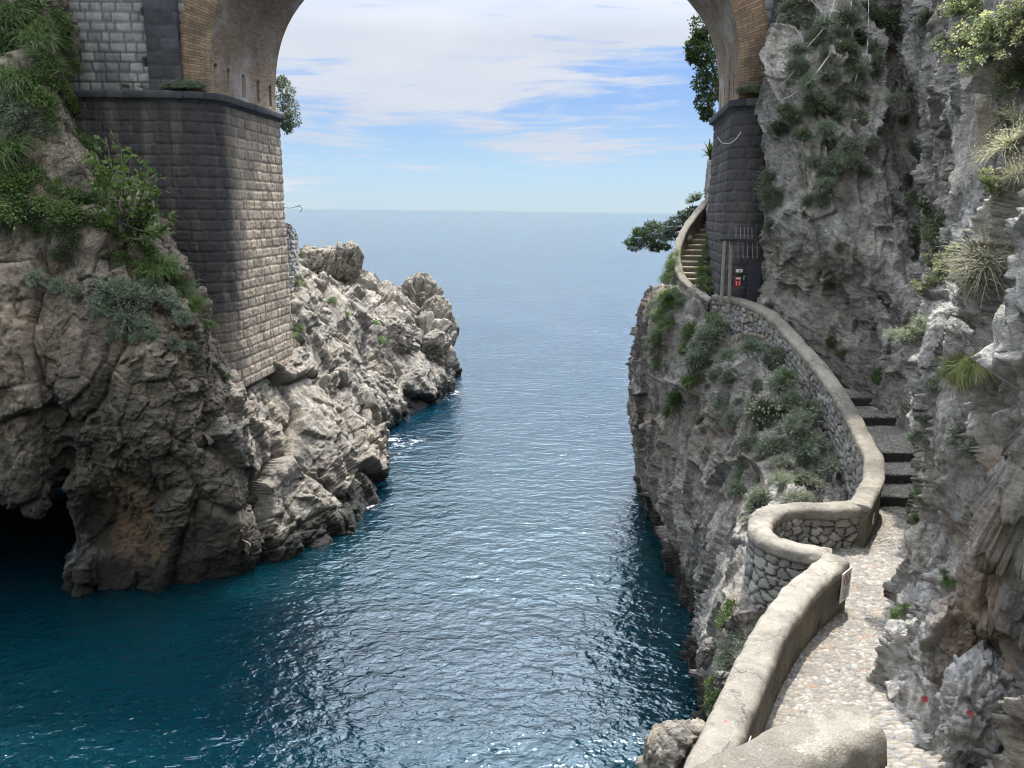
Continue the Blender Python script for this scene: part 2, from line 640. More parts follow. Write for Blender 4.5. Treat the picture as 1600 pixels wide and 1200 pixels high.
def block_mat(name, a, b, mortar, stain=(0.022, 0.024, 0.028), stain_fn=None, rough=0.9):
    """masonry whose blocks carry their own tint (attribute 'tint') and joints (attribute 'joint')"""
    m, t, bs = material(name)
    ob = t.add('ShaderNodeNewGeometry').outputs['Position']
    n2 = t.noise(ob, 3.0, 9, 0.65)
    n4 = t.noise(ob, 22.0, 6, 0.7)
    col = t.mix(attr(t, 'tint'), a, b)
    col = t.mix(1.0, col, t.ramp(n2, [(0.28, 0.7), (0.5, 1.0), (0.75, 1.2)]), 'MULTIPLY')
    col = t.mix(attr(t, 'joint'), col, mortar)
    if stain_fn is not None:
        col = t.mix(stain_fn(t, ob), col, stain)
    col = t.mix(1.0, col, t.ramp(n4, [(0.25, 0.72), (0.5, 1.0), (0.75, 1.2)]), 'MULTIPLY')
    t.put(bs, 'Base Color', col)
    t.put(bs, 'Roughness', rough)
    bump(t, bs, t.math('ADD', t.math('MULTIPLY', n4, 0.035), t.math('MULTIPLY', n2, 0.05)), 0.5, 0.9)
    return m


def brick_mat(name, c1, c2, mortar, bw, bh, streak=(0.5, 0.5, 0.5), streak_amt=0.0, dark_amt=0.3):
    """brickwork laid in the UVs, which are in metres"""
    m, t, bs = material(name)
    tc = t.add('ShaderNodeTexCoord')
    uv, ob = tc.outputs['UV'], t.add('ShaderNodeNewGeometry').outputs['Position']
    uvn = t.add('ShaderNodeVectorMath', {0: uv, 1: t.add('ShaderNodeVectorMath', {0: t.add('ShaderNodeTexNoise', {'Vector': ob, 'Scale': 2.5, 'Detail': 3.0}).outputs['Color'], 1: (0.05, 0.035, 0)}, operation='MULTIPLY')}, operation='ADD').outputs[0]
    br = t.add('ShaderNodeTexBrick', {'Vector': uvn, 'Color1': c1, 'Color2': c2, 'Mortar': mortar, 'Scale': 1.0, 'Mortar Size': 0.011, 'Mortar Smooth': 0.25, 'Bias': -0.1, 'Brick Width': bw, 'Row Height': bh})
    n2 = t.noise(ob, 0.9, 9, 0.65, 0.3)
    n4 = t.noise(ob, 20.0, 6, 0.7)
    n5 = t.noise(t.scale(ob, (1.0, 0.6, 0.75)), 0.9, 9, 0.66, 0.5)
    col = t.mix(1.0, br.outputs[0], t.ramp(n4, [(0.25, 0.65), (0.5, 1.0), (0.75, 1.3)]), 'MULTIPLY')
    col = t.mix(t.math('MULTIPLY', t.rng(n2, 0.48, 0.68), dark_amt), col, (0.04, 0.038, 0.036))
    col = t.mix(t.math('MULTIPLY', t.rng(n5, 0.5, 0.66), streak_amt), col, streak)
    t.put(bs, 'Base Color', col)
    t.put(bs, 'Roughness', 0.92)
    h = t.math('ADD', t.math('MULTIPLY', br.outputs[1], -0.02), t.math('MULTIPLY', n4, 0.02))
    bump(t, bs, h, 0.9, 0.8)
    return m


def plaster_mat(name, base=(0.285, 0.258, 0.21), dark=(0.165, 0.15, 0.125), paint=()):
    m, t, bs = material(name)
    ob = t.add('ShaderNodeNewGeometry').outputs['Position']
    n1 = t.noise(ob, 1.6, 8, 0.62, 0.2)
    n2 = t.noise(ob, 9.0, 9, 0.7)
    n4 = t.noise(ob, 75.0, 4, 0.65)
    st = t.noise(t.scale(ob, (7, 7, 0.7)), 1.0, 6, 0.6)
    col = t.mix(t.rng(n1, 0.38, 0.66), base, dark)
    col = t.mix(t.math('MULTIPLY', t.rng(n2, 0.56, 0.74), 0.45), col, (0.46, 0.42, 0.34))
    col = t.mix(t.math('MULTIPLY', t.rng(st, 0.5, 0.68), 0.35), col, (0.11, 0.105, 0.085))
    col = t.mix(1.0, col, t.ramp(n4, [(0.3, 0.74), (0.5, 1.0), (0.72, 1.3)]), 'MULTIPLY')
    wq = t.add('ShaderNodeVectorMath', {0: t.add('ShaderNodeTexNoise', {'Vector': ob, 'Scale': 2.2, 'Detail': 6.0, 'Roughness': 0.65}).outputs['Color'], 1: (0.8, 0.8, 0.8)}, operation='MULTIPLY').outputs[0]
    vq = t.add('ShaderNodeTexVoronoi', {'Vector': t.add('ShaderNodeVectorMath', {0: ob, 1: wq}, operation='ADD'), 'Scale': 0.9}, feature='DISTANCE_TO_EDGE')
    crk = t.math('MULTIPLY', t.rng(vq.outputs[0], 0.008, 0.002), t.rng(t.noise(ob, 0.8, 3), 0.42, 0.55))
    col = t.mix(t.math('MULTIPLY', crk, 0.5), col, (0.07, 0.064, 0.055))
    n6 = t.noise(t.scale(ob, (1, 1, 1), loc=(3, 8, 2)), 3.2, 9, 0.72, 0.3)
    # patches of newer and older render
    vp = t.add('ShaderNodeTexVoronoi', {'Vector': t.add('ShaderNodeVectorMath', {0: ob, 1: wq}, operation='ADD'), 'Scale': 0.75})
    col = t.mix(1.0, col, t.ramp(t.add('ShaderNodeSeparateXYZ', {0: vp.outputs['Color']}).outputs[1], [(0.0, 0.78), (0.5, 1.0), (1.0, 1.14)]), 'MULTIPLY')
    col = t.mix(t.math('MULTIPLY', t.rng(n6, 0.55, 0.66), 0.6), col, (0.125, 0.12, 0.105))
    col = t.mix(t.math('MULTIPLY', t.rng(t.noise(ob, 24.0, 3, 0.6), 0.66, 0.70), 0.55), col, (0.52, 0.50, 0.44))
    for (c, r) in paint:
        v = t.add('ShaderNodeVectorMath', {0: ob, 1: tuple(float(a) for a in c)}, operation='DISTANCE').outputs['Value']
        f = t.rng(t.math('ADD', v, t.math('MULTIPLY', t.math('SUBTRACT', n2, 0.5), r * 1.6)), r, r * 0.75)
        col = t.mix(t.math('MULTIPLY', f, 0.8), col, (0.55, 0.10, 0.08))
    t.put(bs, 'Base Color', col)
    t.put(bs, 'Roughness', 0.9)
    bump(t, bs, t.math('SUBTRACT', t.math('ADD', t.math('MULTIPLY', n2, 0.04), t.math('MULTIPLY', n4, 0.012)), t.math('MULTIPLY', crk, 0.02)), 0.5, 1.0)
    return m


def cobble_mat(name):
    m, t, bs = material(name)
    ob = t.add('ShaderNodeNewGeometry').outputs['Position']
    tint = attr(t, 'tint')
    col = t.ramp(tint, [(0.0, (0.17, 0.165, 0.16)), (0.18, (0.28, 0.26, 0.23)), (0.40, (0.235, 0.21, 0.175)), (0.56, (0.34, 0.325, 0.295)), (0.72, (0.215, 0.205, 0.195)), (0.86, (0.275, 0.245, 0.20)), (0.975, (0.30, 0.19, 0.13))], 'CONSTANT')
    n = t.noise(ob, 30.0, 6, 0.7)
    n1 = t.noise(ob, 1.1, 7, 0.6)
    sand = t.mix(t.noise(ob, 60, 4, 0.7), (0.135, 0.115, 0.085), (0.25, 0.215, 0.165))
    col = t.mix(attr(t, 'joint'), col, sand)
    col = t.mix(attr(t, 'dirt'), col, t.mix(n, (0.16, 0.13, 0.09), (0.30, 0.255, 0.18)))
    col = t.mix(1.0, col, t.ramp(n, [(0.25, 0.8), (0.5, 1.0), (0.75, 1.15)]), 'MULTIPLY')
    col = t.mix(1.0, col, t.ramp(n1, [(0.3, 0.8), (0.6, 1.05)]), 'MULTIPLY')
    t.put(bs, 'Base Color', col)
    t.put(bs, 'Roughness', 0.75)
    bump(t, bs, n, 0.01, 0.8)
    return m


def flat_mat(name, c, rough=0.6, metal=0.0, var=0.25, nscale=12.0):
    m, t, bs = material(name)
    ob = t.add('ShaderNodeTexCoord').outputs['Object']
    n = t.noise(ob, nscale, 6, 0.65)
    t.put(bs, 'Base Color', t.mix(1.0, c, t.ramp(n, [(0.3, 1 - var), (0.7, 1 + var)]), 'MULTIPLY'))
    t.put(bs, 'Roughness', rough)
    t.put(bs, 'Metallic', metal)
    bump(t, bs, n, 0.004, 0.6)
    return m


def leaf_mat(name, a, b, c=None, trans=0.35, rough=0.55):
    m, t, bs = material(name)
    tint = attr(t, 'tint')
    oi = t.add('ShaderNodeObjectInfo').outputs['Random']
    col = t.mix(tint, a, b)
    if c is not None:
        col = t.mix(t.rng(tint, 0.88, 0.90), col, c)
    col = t.mix(1.0, col, t.ramp(oi, [(0.0, 0.75), (1.0, 1.25)]), 'MULTIPLY')
    t.put(bs, 'Base Color', col)
    t.put(bs, 'Roughness', rough)
    tr = t.add('ShaderNodeBsdfTranslucent', {'Color': t.mix(1.0, col, (1.15, 1.22, 0.8), 'MULTIPLY')})
    mx = t.add('ShaderNodeMixShader', {0: trans})
    t.l.new(bs.outputs[0], mx.inputs[1])
    t.l.new(tr.outputs[0], mx.inputs[2])
    out = [n for n in t.n if n.bl_idname == 'ShaderNodeOutputMaterial'][0]
    t.l.new(mx.outputs[0], out.inputs[0])
    return m


FOAM = [(620, 690, 1.9), (606, 714, 1.3), (702, 612, 1.7), (690, 624, 1.1), (578, 788, 0.8)]


def sea_mat():
    m, t, bs = material('sea_water')
    ob = t.add('ShaderNodeTexCoord').outputs['Object']
    d = t.add('ShaderNodeVectorMath', {0: ob, 1: (0, 0, 0)}, operation='DISTANCE').outputs['Value']
    n0 = t.noise(ob, 0.055, 4, 0.5)
    sh = t.noise(ob, 0.16, 5, 0.55)
    col = t.mix(t.rng(n0, 0.35, 0.65), (0.0006, 0.010, 0.019), (0.0012, 0.022, 0.028))
    col = t.mix(t.rng(d, 25, 80), col, (0.002, 0.022, 0.05))
    t.put(bs, 'Base Color', col)
    t.put(bs, 'Roughness', 0.045)
    bs.inputs['Subsurface Weight'].default_value = 1.0
    bs.inputs['Subsurface Scale'].default_value = 10.0
    bs.inputs['Subsurface Radius'].default_value = (0.25, 0.9, 1.0)
    t.put(bs, 'IOR', t.rng(d, 40, 200, 1.58, 1.33))
    bs.inputs['Specular IOR Level'].default_value = 0.5
    bs.inputs['Specular Tint'].default_value = (0.70, 0.89, 1.0, 1.0)
    # wavelets: wind sea coming in from the open water, crests lying across the inlet
    v1 = t.scale(ob, (0.62, 1.0, 1.0), rot=(0, 0, R(12)))
    v2 = t.scale(ob, (0.75, 1.0, 1.0), rot=(0, 0, R(-24)))
    w0 = t.noise(v1, 0.42, 3, 0.5, 0.3)
    w1 = t.noise(v1, 1.9, 2, 0.45, 0.5)
    w2 = t.noise(v2, 4.3, 2, 0.5, 0.6)
    w3 = t.noise(ob, 11.0, 2, 0.5, 0.4)
    gust = t.rng(t.noise(t.scale(ob, (1, 0.6, 1)), 0.12, 3, 0.5), 0.3, 0.7, 0.65, 1.15)
    h = t.math('ADD', t.math('MULTIPLY', w0, 0.13), t.math('MULTIPLY', w1, 0.098))
    h = t.math('ADD', h, t.math('MULTIPLY', w2, 0.052))
    h = t.math('ADD', h, t.math('MULTIPLY', w3, 0.010))
    glint = t.rng(t.noise(ob, 13.0, 1, 0.5, 0.3), 0.70, 0.84)
    h = t.math('ADD', h, t.math('MULTIPLY', t.math('MULTIPLY', glint, t.rng(d, 35, 75, 1.0, 0.0)), 0.020))
    h = t.math('MULTIPLY', h, gust)
    h = t.math('MULTIPLY', h, t.rng(d, 60, 900, 1.0, 1.15))
    # white water where the swell breaks on the headland
    foam = 0.0
    for (px, py, r) in FOAM:
        c_ = atz(px, py, 0.0)
        v = t.add('ShaderNodeVectorMath', {0: ob, 1: tuple(float(a) for a in c_)}, operation='DISTANCE').outputs['Value']
        foam = t.math('MAXIMUM', foam, t.rng(v, r, r * 0.2))
    fm = t.math('MULTIPLY', foam, t.rng(t.noise(ob, 2.2, 8, 0.72, 0.8), 0.52, 0.62))
    col = t.mix(t.math('MULTIPLY', fm, 0.8), col, (0.62, 0.66, 0.68))
    t.put(bs, 'Base Color', col)
    t.put(bs, 'Roughness', t.math('ADD', t.rng(d, 40, 90, 0.085, 0.05), t.math('MULTIPLY', fm, 0.5)))
    bump(t, bs, h, 1.0, 1.0)
    return m

# ------------------------------------------------------------------ levels of the footpath
Z0 = 5.1                                   # cobbled path below the stairs
def zfloor(Y):
    return float(np.interp(Y, [16.8, 24.0], [Z0, 8.3]))


def on_profile(px, py, h, f=zfloor, lo=2.0, hi=45.0):
    """point where the ray of a pixel meets the surface floor(Y)+h"""
    d = ray(px, py)
    g = lambda Y: CAM[2] + d[2] / d[1] * Y - f(Y) - h
    ys = np.linspace(lo, hi, 400)
    v = np.array([g(y) for y in ys])
    k = np.where(np.sign(v[:-1]) != np.sign(v[1:]))[0]
    a, b = (ys[k[0]], ys[k[0] + 1]) if len(k) else (lo, hi)
    for _ in range(40):
        c = (a + b) / 2
        if g(a) * g(c) <= 0:
            b = c
        else:
            a = c
    return CAM + d * (a / d[1])


# ------------------------------------------------------------------ the sea
def build_sea():
    ys = np.concatenate([np.linspace(-40, 20, 25), 20 * 1.12 ** np.arange(1, 66)])
    ys = ys[ys < 34000]
    us = np.linspace(-1, 1, 41)
    P = np.zeros((len(ys), len(us), 3))
    for i, y in enumerate(ys):
        P[i, :, 0] = us * max(60, 1.6 * abs(y))
        P[i, :, 1] = y
    me = mesh_from('sea', P.reshape(-1, 3), grid_faces(len(ys), len(us), flip=True))
    o = new_obj('sea', me, sea_mat())
    o['kind'] = 'structure'


build_sea()

# ------------------------------------------------------------------ cliffs
BROWN, ORANGE, GREYWHITE, BLACK = (0.13, 0.10, 0.07), (0.30, 0.17, 0.07), (0.40, 0.39, 0.37), (0.02, 0.02, 0.02)
M_left = rock_mat('limestone_left', light=(0.275, 0.235, 0.18), mid=(0.155, 0.135, 0.108), dark=(0.05, 0.046, 0.04), dark_amt=0.65, tan_amt=0.55, stains_shade=[
    (at(260, 850, 23.0), (8.0, 7.0, 4.6), (0.062, 0.056, 0.043), 0.85),  # algae brown plus overhang shade, put into the colour of the lower face
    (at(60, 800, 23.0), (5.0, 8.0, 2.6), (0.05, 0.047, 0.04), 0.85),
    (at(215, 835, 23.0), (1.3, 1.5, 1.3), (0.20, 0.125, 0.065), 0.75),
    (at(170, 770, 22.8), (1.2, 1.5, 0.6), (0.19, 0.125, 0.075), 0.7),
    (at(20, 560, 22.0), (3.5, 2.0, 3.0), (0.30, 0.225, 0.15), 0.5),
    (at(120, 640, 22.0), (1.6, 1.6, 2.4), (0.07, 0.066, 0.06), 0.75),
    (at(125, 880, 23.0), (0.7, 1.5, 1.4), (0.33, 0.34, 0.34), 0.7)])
M_head = rock_mat('limestone_headland', light=(0.31, 0.28, 0.235), mid=(0.19, 0.172, 0.145), dark=(0.09, 0.085, 0.075), dark_amt=0.55, tan_amt=0.35)
M_right = rock_mat('limestone_right', light=(0.34, 0.335, 0.32), mid=(0.235, 0.232, 0.225), dark=(0.095, 0.095, 0.10), tan=(0.29, 0.25, 0.20), dark_amt=0.45, tan_amt=0.3)
PAINT = [(at(1510, 1107, 8.3), 0.045), (at(1441, 1087, 9.4), 0.05)]
M_lower = rock_mat('limestone_lower', light=(0.36, 0.34, 0.305), mid=(0.24, 0.228, 0.205), dark=(0.07, 0.07, 0.07), tan=(0.27, 0.20, 0.14), dark_amt=0.6, tan_amt=0.55)


def wl(px, py, z=0.0):
    return atz(px, py, z)


def under(p, dx=0.0, dy=0.4):
    return p + np.array([dx, dy, -2.2])


def cave_col(px, lip, Yl, ups):
    """column that starts at the back of the sea cave, runs along its roof and climbs the face"""
    yb = 31.5
    c = at(px, lip, Yl)
    return [np.array([c[0] * 1.2, yb, -2]), np.array([c[0] * 1.2, yb, 1.0]), np.array([c[0] * 1.15, yb - 2.5, c[2] + 0.3]),
            c + [0, 2.0, 0.5], c + [0, 0.6, 0.2], c + [0, 0, 0.1]] + ups


left_cols = []
for px in (-620, -330, -120, 0, 62):
    lip = {-620: 850, -330: 800, -120: 775, 0: 785, 62: 805}[px]
    k = px
    top = {-620: -220, -330: -200, -120: -160, 0: -60, 62: 0}[px]
    ups = [at(k, 740, 21.9), at(k, 650, 21.7), at(k, 540, 21.8), at(k, 420, 22.3), at(k, 300, 23.0), at(k, 170, 23.8), at(k + 3, max(top, 60), 24.6)]
    if top < 60:
        ups.append(at(k + 6, top, 25.2))
    ups.append(ups[-1] + [0, 3.0, 0.5])
    left_cols.append(cave_col(px, lip, 22.2, ups))
s = wl(108, 916)
left_cols.append([under(s), s, at(112, 850, s[1]), at(106, 780, 22.6), at(105, 700, 21.9), at(105, 600, 21.8), at(108, 480, 22.1), at(110, 380, 22.6), at(110, 280, 23.4), at(112, 205, 24.2), at(114, 195, 27.5)])
s = wl(155, 915)
left_cols.append([under(s), s, at(158, 850, s[1] + .5), at(155, 790, 23.3), at(158, 735, 22.6), at(160, 690, 21.9), at(160, 600, 21.8), at(162, 480, 22.2), at(162, 400, 22.7), at(162, 330, 23.6), at(164, 272, 24.4), at(166, 262, 27.5)])
s = wl(215, 915)
left_cols.append([under(s), s, at(216, 850, s[1] + .4), at(216, 790, 23.2), at(216, 735, 22.5), at(216, 690, 22.0), at(218, 600, 21.9), at(220, 500, 22.3), at(222, 440, 22.9), at(222, 395, 23.7), at(224, 352, 24.5), at(228, 345, 27.5)])
s = wl(290, 913)
left_cols.append([under(s), s, at(290, 860, s[1] + .1), at(288, 790, 23.0), at(286, 720, 22.6), at(284, 660, 22.5), at(286, 580, 22.6), at(288, 510, 23.0), at(288, 470, 23.6), at(288, 445, 24.3), at(290, 428, 24.8), at(294, 424, 27.5)])
s = wl(372, 895)
left_cols.append([under(s, .3), s, at(372, 850, s[1] - .1), at(368, 800, 23.6), at(352, 740, 23.5), at(322, 690, 23.5), at(328, 620, 23.9), at(333, 560, 24.2), at(330, 515, 24.6), at(326, 490, 24.9), at(318, 482, 25.4), at(300, 480, 27.8)])
s = wl(440, 872)
left_cols.append([under(s, .3), s, at(440, 840, s[1] + .3), at(425, 780, s[1] + .9), at(395, 710, 25.0), at(372, 660, 25.4), at(360, 625, 25.6), at(350, 600, 25.8), at(346, 583, 26.0), at(330, 570, 27.2), at(300, 565, 29.2)])
s = wl(512, 832)
left_cols.append([under(s, .3), s, at(510, 800, s[1] + .4), at(495, 740, s[1] + .9), at(470, 690, 28.1), at(440, 640, 28.5), at(415, 590, 28.7), at(400, 565, 28.9), at(395, 553, 29.2), at(380, 545, 30.4), at(340, 540, 32.0)])
s = wl(580, 792)
left_cols.append([under(s, .3), s, at(576, 765, s[1] + .3), at(560, 720, s[1] + .9), at(535, 670, 31.4), at(500, 620, 31.8), at(470, 570, 32.1), at(458, 545, 32.2), at(450, 532, 32.4), at(430, 520, 33.5), at(390, 515, 35.0)])
s = wl(600, 735)
left_cols.append([under(s, .3), s, at(598, 712, s[1] + .2), at(585, 670, s[1] + .8), at(560, 620, 36.0), at(530, 570, 36.6), at(500, 520, 37.0), at(480, 470, 37.4), at(462, 430, 37.8), at(440, 410, 38.6), at(380, 400, 41)])
s = wl(592, 682)
left_cols.append([under(s, .3), s, at(596, 660, s[1] + .3), at(595, 620, s[1] + 1), at(580, 570, 41.4), at(555, 520, 42.2), at(525, 470, 43.2), at(500, 450, 44.2), at(482, 432, 45.5), at(466, 425, 47), at(400, 415, 50)])
s = wl(650, 648)
left_cols.append([under(s, .3), s, at(648, 625, s[1] + .3), at(635, 585, s[1] + 1), at(615, 545, 46.6), at(595, 500, 47.6), at(575, 470, 48.8), at(555, 445, 50), at(540, 430, 51.5), at(520, 424, 53), at(460, 420, 58)])
s = wl(695, 622)
left_cols.append([under(s, .3), s, at(694, 600, s[1] + .2), at(682, 570, s[1] + .6), at(668, 540, 51), at(650, 505, 51.8), at(632, 485, 52.8), at(612, 465, 54), at(595, 452, 55.4), at(575, 446, 57), at(500, 440, 62)])
s = wl(712, 592)
left_cols.append([under(s, .3), s, at(713, 580, s[1]), at(706, 556, s[1] + .2), at(694, 525, 55.6), at(682, 495, 56), at(666, 500, 56.6), at(650, 485, 57.4), at(634, 475, 58.4), at(600, 462, 60), at(540, 450, 66)])
s = np.array([-5.2, 61.0, 0])
left_cols.append([s + [0, 0, -2.2], s, s + [-.2, 0, .8], s + [-.6, 0, 2], s + [-1.1, 0, 3.2], s + [-1.7, 0, 4.3], s + [-2.5, 0, 5.2], s + [-3.5, 0, 5.7], s + [-4.6, 0, 6.0], s + [-7, 0.5, 6.6], s + [-12, 1, 8.2]])
s = np.array([-9.0, 66.0, 0])
left_cols.append([s + [0, 0, -2.2], s, s + [-.2, 0, .8], s + [-.5, 0, 2], s + [-1, 0, 3], s + [-1.8, 0, 4], s + [-2.8, 0, 5], s + [-3.8, 0, 5.6], s + [-5, 0, 6.0], s + [-8, 0.3, 7], s + [-14, 1, 10]])
s = np.array([-18.0, 72.0, 0])
left_cols.append([s + [0, 0, -2.2], s, s + [0, -.2, .8], s + [0, -.5, 2], s + [0, -1, 4], s + [-.5, -2, 5], s + [-1, -3, 6], s + [-2, -4, 6.6], s + [-3, -5, 7], s + [-6, -8, 9], s + [-12, -12, 13]])

nfront = 10
front = left_cols[:nfront + 1]
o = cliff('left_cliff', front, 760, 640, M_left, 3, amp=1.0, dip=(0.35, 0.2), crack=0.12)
o = cliff('headland', left_cols[nfront - 1:], 900, 430, M_head, 9, amp=0.95, squash=(1, 1, 2.0), dip=(0.75, -0.3), sizes=(3.0, 1.3, 0.55, 0.24, 0.1), amps=(0.70, 0.42, 0.17, 0.06, 0.02), crack=0.16)

# right cliff above the path
def rc(*pts):
    return [at(*p) if len(p) == 3 and abs(p[0]) > 60 else np.array(p, float) for p in pts]

R8 = at(1194, 478, 24.6)
right_cols = [
    [np.array([3.6, -3.0, 5.0]), np.array([3.7, -3, 10]), np.array([4.4, -3, 14]), np.array([6, -3, 19]), np.array([10, -3, 24])],
    [np.array([3.7, 2.0, 4.5]), np.array([3.8, 2.1, 8]), np.array([4.0, 2.2, 11]), np.array([4.6, 2.4, 14]), np.array([6, 2.8, 18]), np.array([10, 3, 23])],
    [at(1548, 1225, 7.3) - [0, 0, 1.2], at(1552, 1200, 7.35), at(1576, 1120, 7.5), at(1588, 1000, 7.8), at(1590, 900, 8.1), at(1592, 800, 8.3), at(1592, 700, 8.4), at(1590, 600, 8.6), at(1600, 480, 8.9), at(1615, 350, 9.3), at(1640, 200, 9.9), at(1670, 50, 10.6), at(1700, -110, 11.4), np.array([10.5, 12, 19]), np.array([14, 12.5, 22])],
    [at(1472, 1160, 8.6) - [0, 0, 1.2], at(1474, 1140, 8.7), at(1492, 1080, 8.9), at(1512, 1000, 9.1), at(1525, 920, 9.3), at(1530, 820, 9.5), at(1530, 720, 9.7), at(1530, 620, 9.9), at(1540, 505, 10.2), at(1575, 450, 11.0), at(1580, 330, 11.4), at(1580, 200, 11.9), at(1590, 60, 12.6), at(1610, -110, 13.4), np.array([11.8, 14.5, 20]), np.array([15.5, 15, 23])],
    [at(1394, 1068, 9.9) - [0, 0, 1.2], at(1396, 1058, 10.0), at(1432, 1000, 10.2), at(1464, 930, 10.5), at(1478, 850, 10.7), at(1482, 760, 10.8), at(1480, 660, 10.9), at(1474, 570, 11.0), at(1476, 508, 11.2), at(1520, 482, 12.0), at(1538, 390, 12.5), at(1530, 250, 13.2), at(1528, 90, 14.2), at(1540, -110, 15.2), np.array([13.0, 17.0, 20.5]), np.array([16.5, 17.5, 24])],
    [at(1400, 1010, 11.1) - [0, 0, 1.2], at(1404, 1000, 11.2), at(1432, 950, 11.4), at(1452, 880, 11.9), at(1466, 800, 12.3), at(1468, 720, 12.7), at(1462, 640, 13.0), at(1458, 560, 13.3), at(1464, 490, 13.8), at(1490, 430, 14.6), at(1500, 330, 15.3), at(1500, 200, 16.2), at(1505, 50, 17.2), at(1515, -110, 18.2), np.array([13.4, 20.0, 21.5]), np.array([17.5, 21, 25])],
    [at(1415, 960, 11.9) - [0, 0, 1.2], at(1420, 945, 12.0), at(1440, 880, 12.6), at(1452, 800, 13.8), at(1456, 720, 15.2), at(1454, 640, 16.2), at(1460, 560, 17.4), at(1462, 480, 18.6), at(1468, 400, 19.3), at(1470, 280, 19.4), at(1476, 150, 20.1), at(1482, 0, 20.8), at(1492, -120, 21.4), np.array([14.0, 23, 22.5]), np.array([19, 24, 26])],
    [at(1464, 835, 15.8) - [0, 0, 1.2], at(1464, 815, 16.2), at(1464, 760, 16.7), at(1460, 700, 17.2), at(1450, 630, 17.5), at(1452, 560, 19.0), at(1446, 480, 21.0), at(1438, 400, 22.8), at(1428, 300, 24.0), at(1420, 200, 24.9), at(1414, 100, 25.4), at(1410, 0, 25.8), at(1412, -110, 26.1), np.array([15.0, 26.6, 24.0]), np.array([19, 27.4, 27])],
    [at(1456, 690, 18.7) - [0, 0, 1.2], at(1454, 672, 18.9), at(1446, 620, 19.9), at(1440, 560, 21.0), at(1418, 500, 22.0), at(1388, 430, 22.1), at(1368, 360, 22.7), at(1356, 280, 23.3), at(1347, 190, 23.9), at(1338, 90, 24.5), at(1332, 0, 25.0), at(1345, -110, 25.5), np.array([14.6, 27.0, 24.0]), np.array([18, 27.9, 27])],
    [at(1392, 580, 21.6) - [0, 0, 1.2], at(1386, 560, 21.9), at(1352, 508, 22.6), at(1308, 440, 23.1), at(1280, 370, 23.1), at(1270, 300, 23.4), at(1266, 220, 23.8), at(1266, 130, 24.3), at(1270, 40, 24.8), at(1280, -70, 25.3), np.array([13.5, 27.2, 21.5]), np.array([18, 28.2, 25])],
    [R8 - [0, 0, 1.2], R8, at(1202, 440, 25.0), at(1192, 390, 25.1), at(1184, 335, 24.9), at(1192, 280, 25.1), at(1186, 220, 25.2), at(1190, 170, 25.3), at(1212, 100, 25.6), at(1240, 0, 25.9), at(1262, -70, 26.3), np.array([13.5, 27.8, 20.5]), np.array([18, 29, 24])],
    [np.array([9.6, 27.5, 7]), np.array([9.6, 27.5, 8.5]), np.array([9.4, 27.6, 10]), np.array([9.3, 27.7, 12]), np.array([9.4, 27.8, 14]), np.array([9.7, 28, 16]), np.array([10.4, 28.3, 18]), np.array([12, 28.8, 19.5]), np.array([15, 29.5, 21.5]), np.array([19, 30, 24])],
]
o = cliff('right_cliff', right_cols, 940, 760, None, 21, amp=0.95, squash=(1, 1, 2.4), dip=(-0.2, 0.25), sizes=(2.2, 0.9, 0.40, 0.17, 0.08), amps=(0.42, 0.30, 0.16, 0.08, 0.03), crack=0.13)


def on_rock(px, py):
    """nearest point of the surface just built that shows at a pixel"""
    X, Y, D = project(CLIFF_V[-1])
    m = np.where((np.abs(X - px) < 6) & (np.abs(Y - py) < 6) & (D > 1))[0]
    return CLIFF_V[-1][m[np.argmin(D[m])]] if len(m) else at(px, py, 8.5)


PAINT = [(on_rock(1510, 1107), 0.05), (on_rock(1441, 1087), 0.055)]
M_right = rock_mat('limestone_right', light=(0.50, 0.475, 0.43), mid=(0.33, 0.32, 0.30), dark=(0.13, 0.13, 0.13), tan=(0.43, 0.355, 0.265), dark_amt=0.5, tan_amt=0.5, paint=PAINT, stains_shade=[
    (at(1565, 930, 8.2), (0.9, 1.3, 2.2), (0.26, 0.165, 0.09), 0.8),
    (at(1500, 740, 10.6), (0.6, 1.2, 1.3), (0.30, 0.22, 0.145), 0.7),
    (at(1495, 200, 14.0), (0.6, 1.2, 0.7), (0.34, 0.25, 0.16), 0.7),
    (at(1290, 470, 23.0), (0.5, 1.2, 2.0), (0.27, 0.22, 0.16), 0.5)])
o.data.materials.append(M_right)

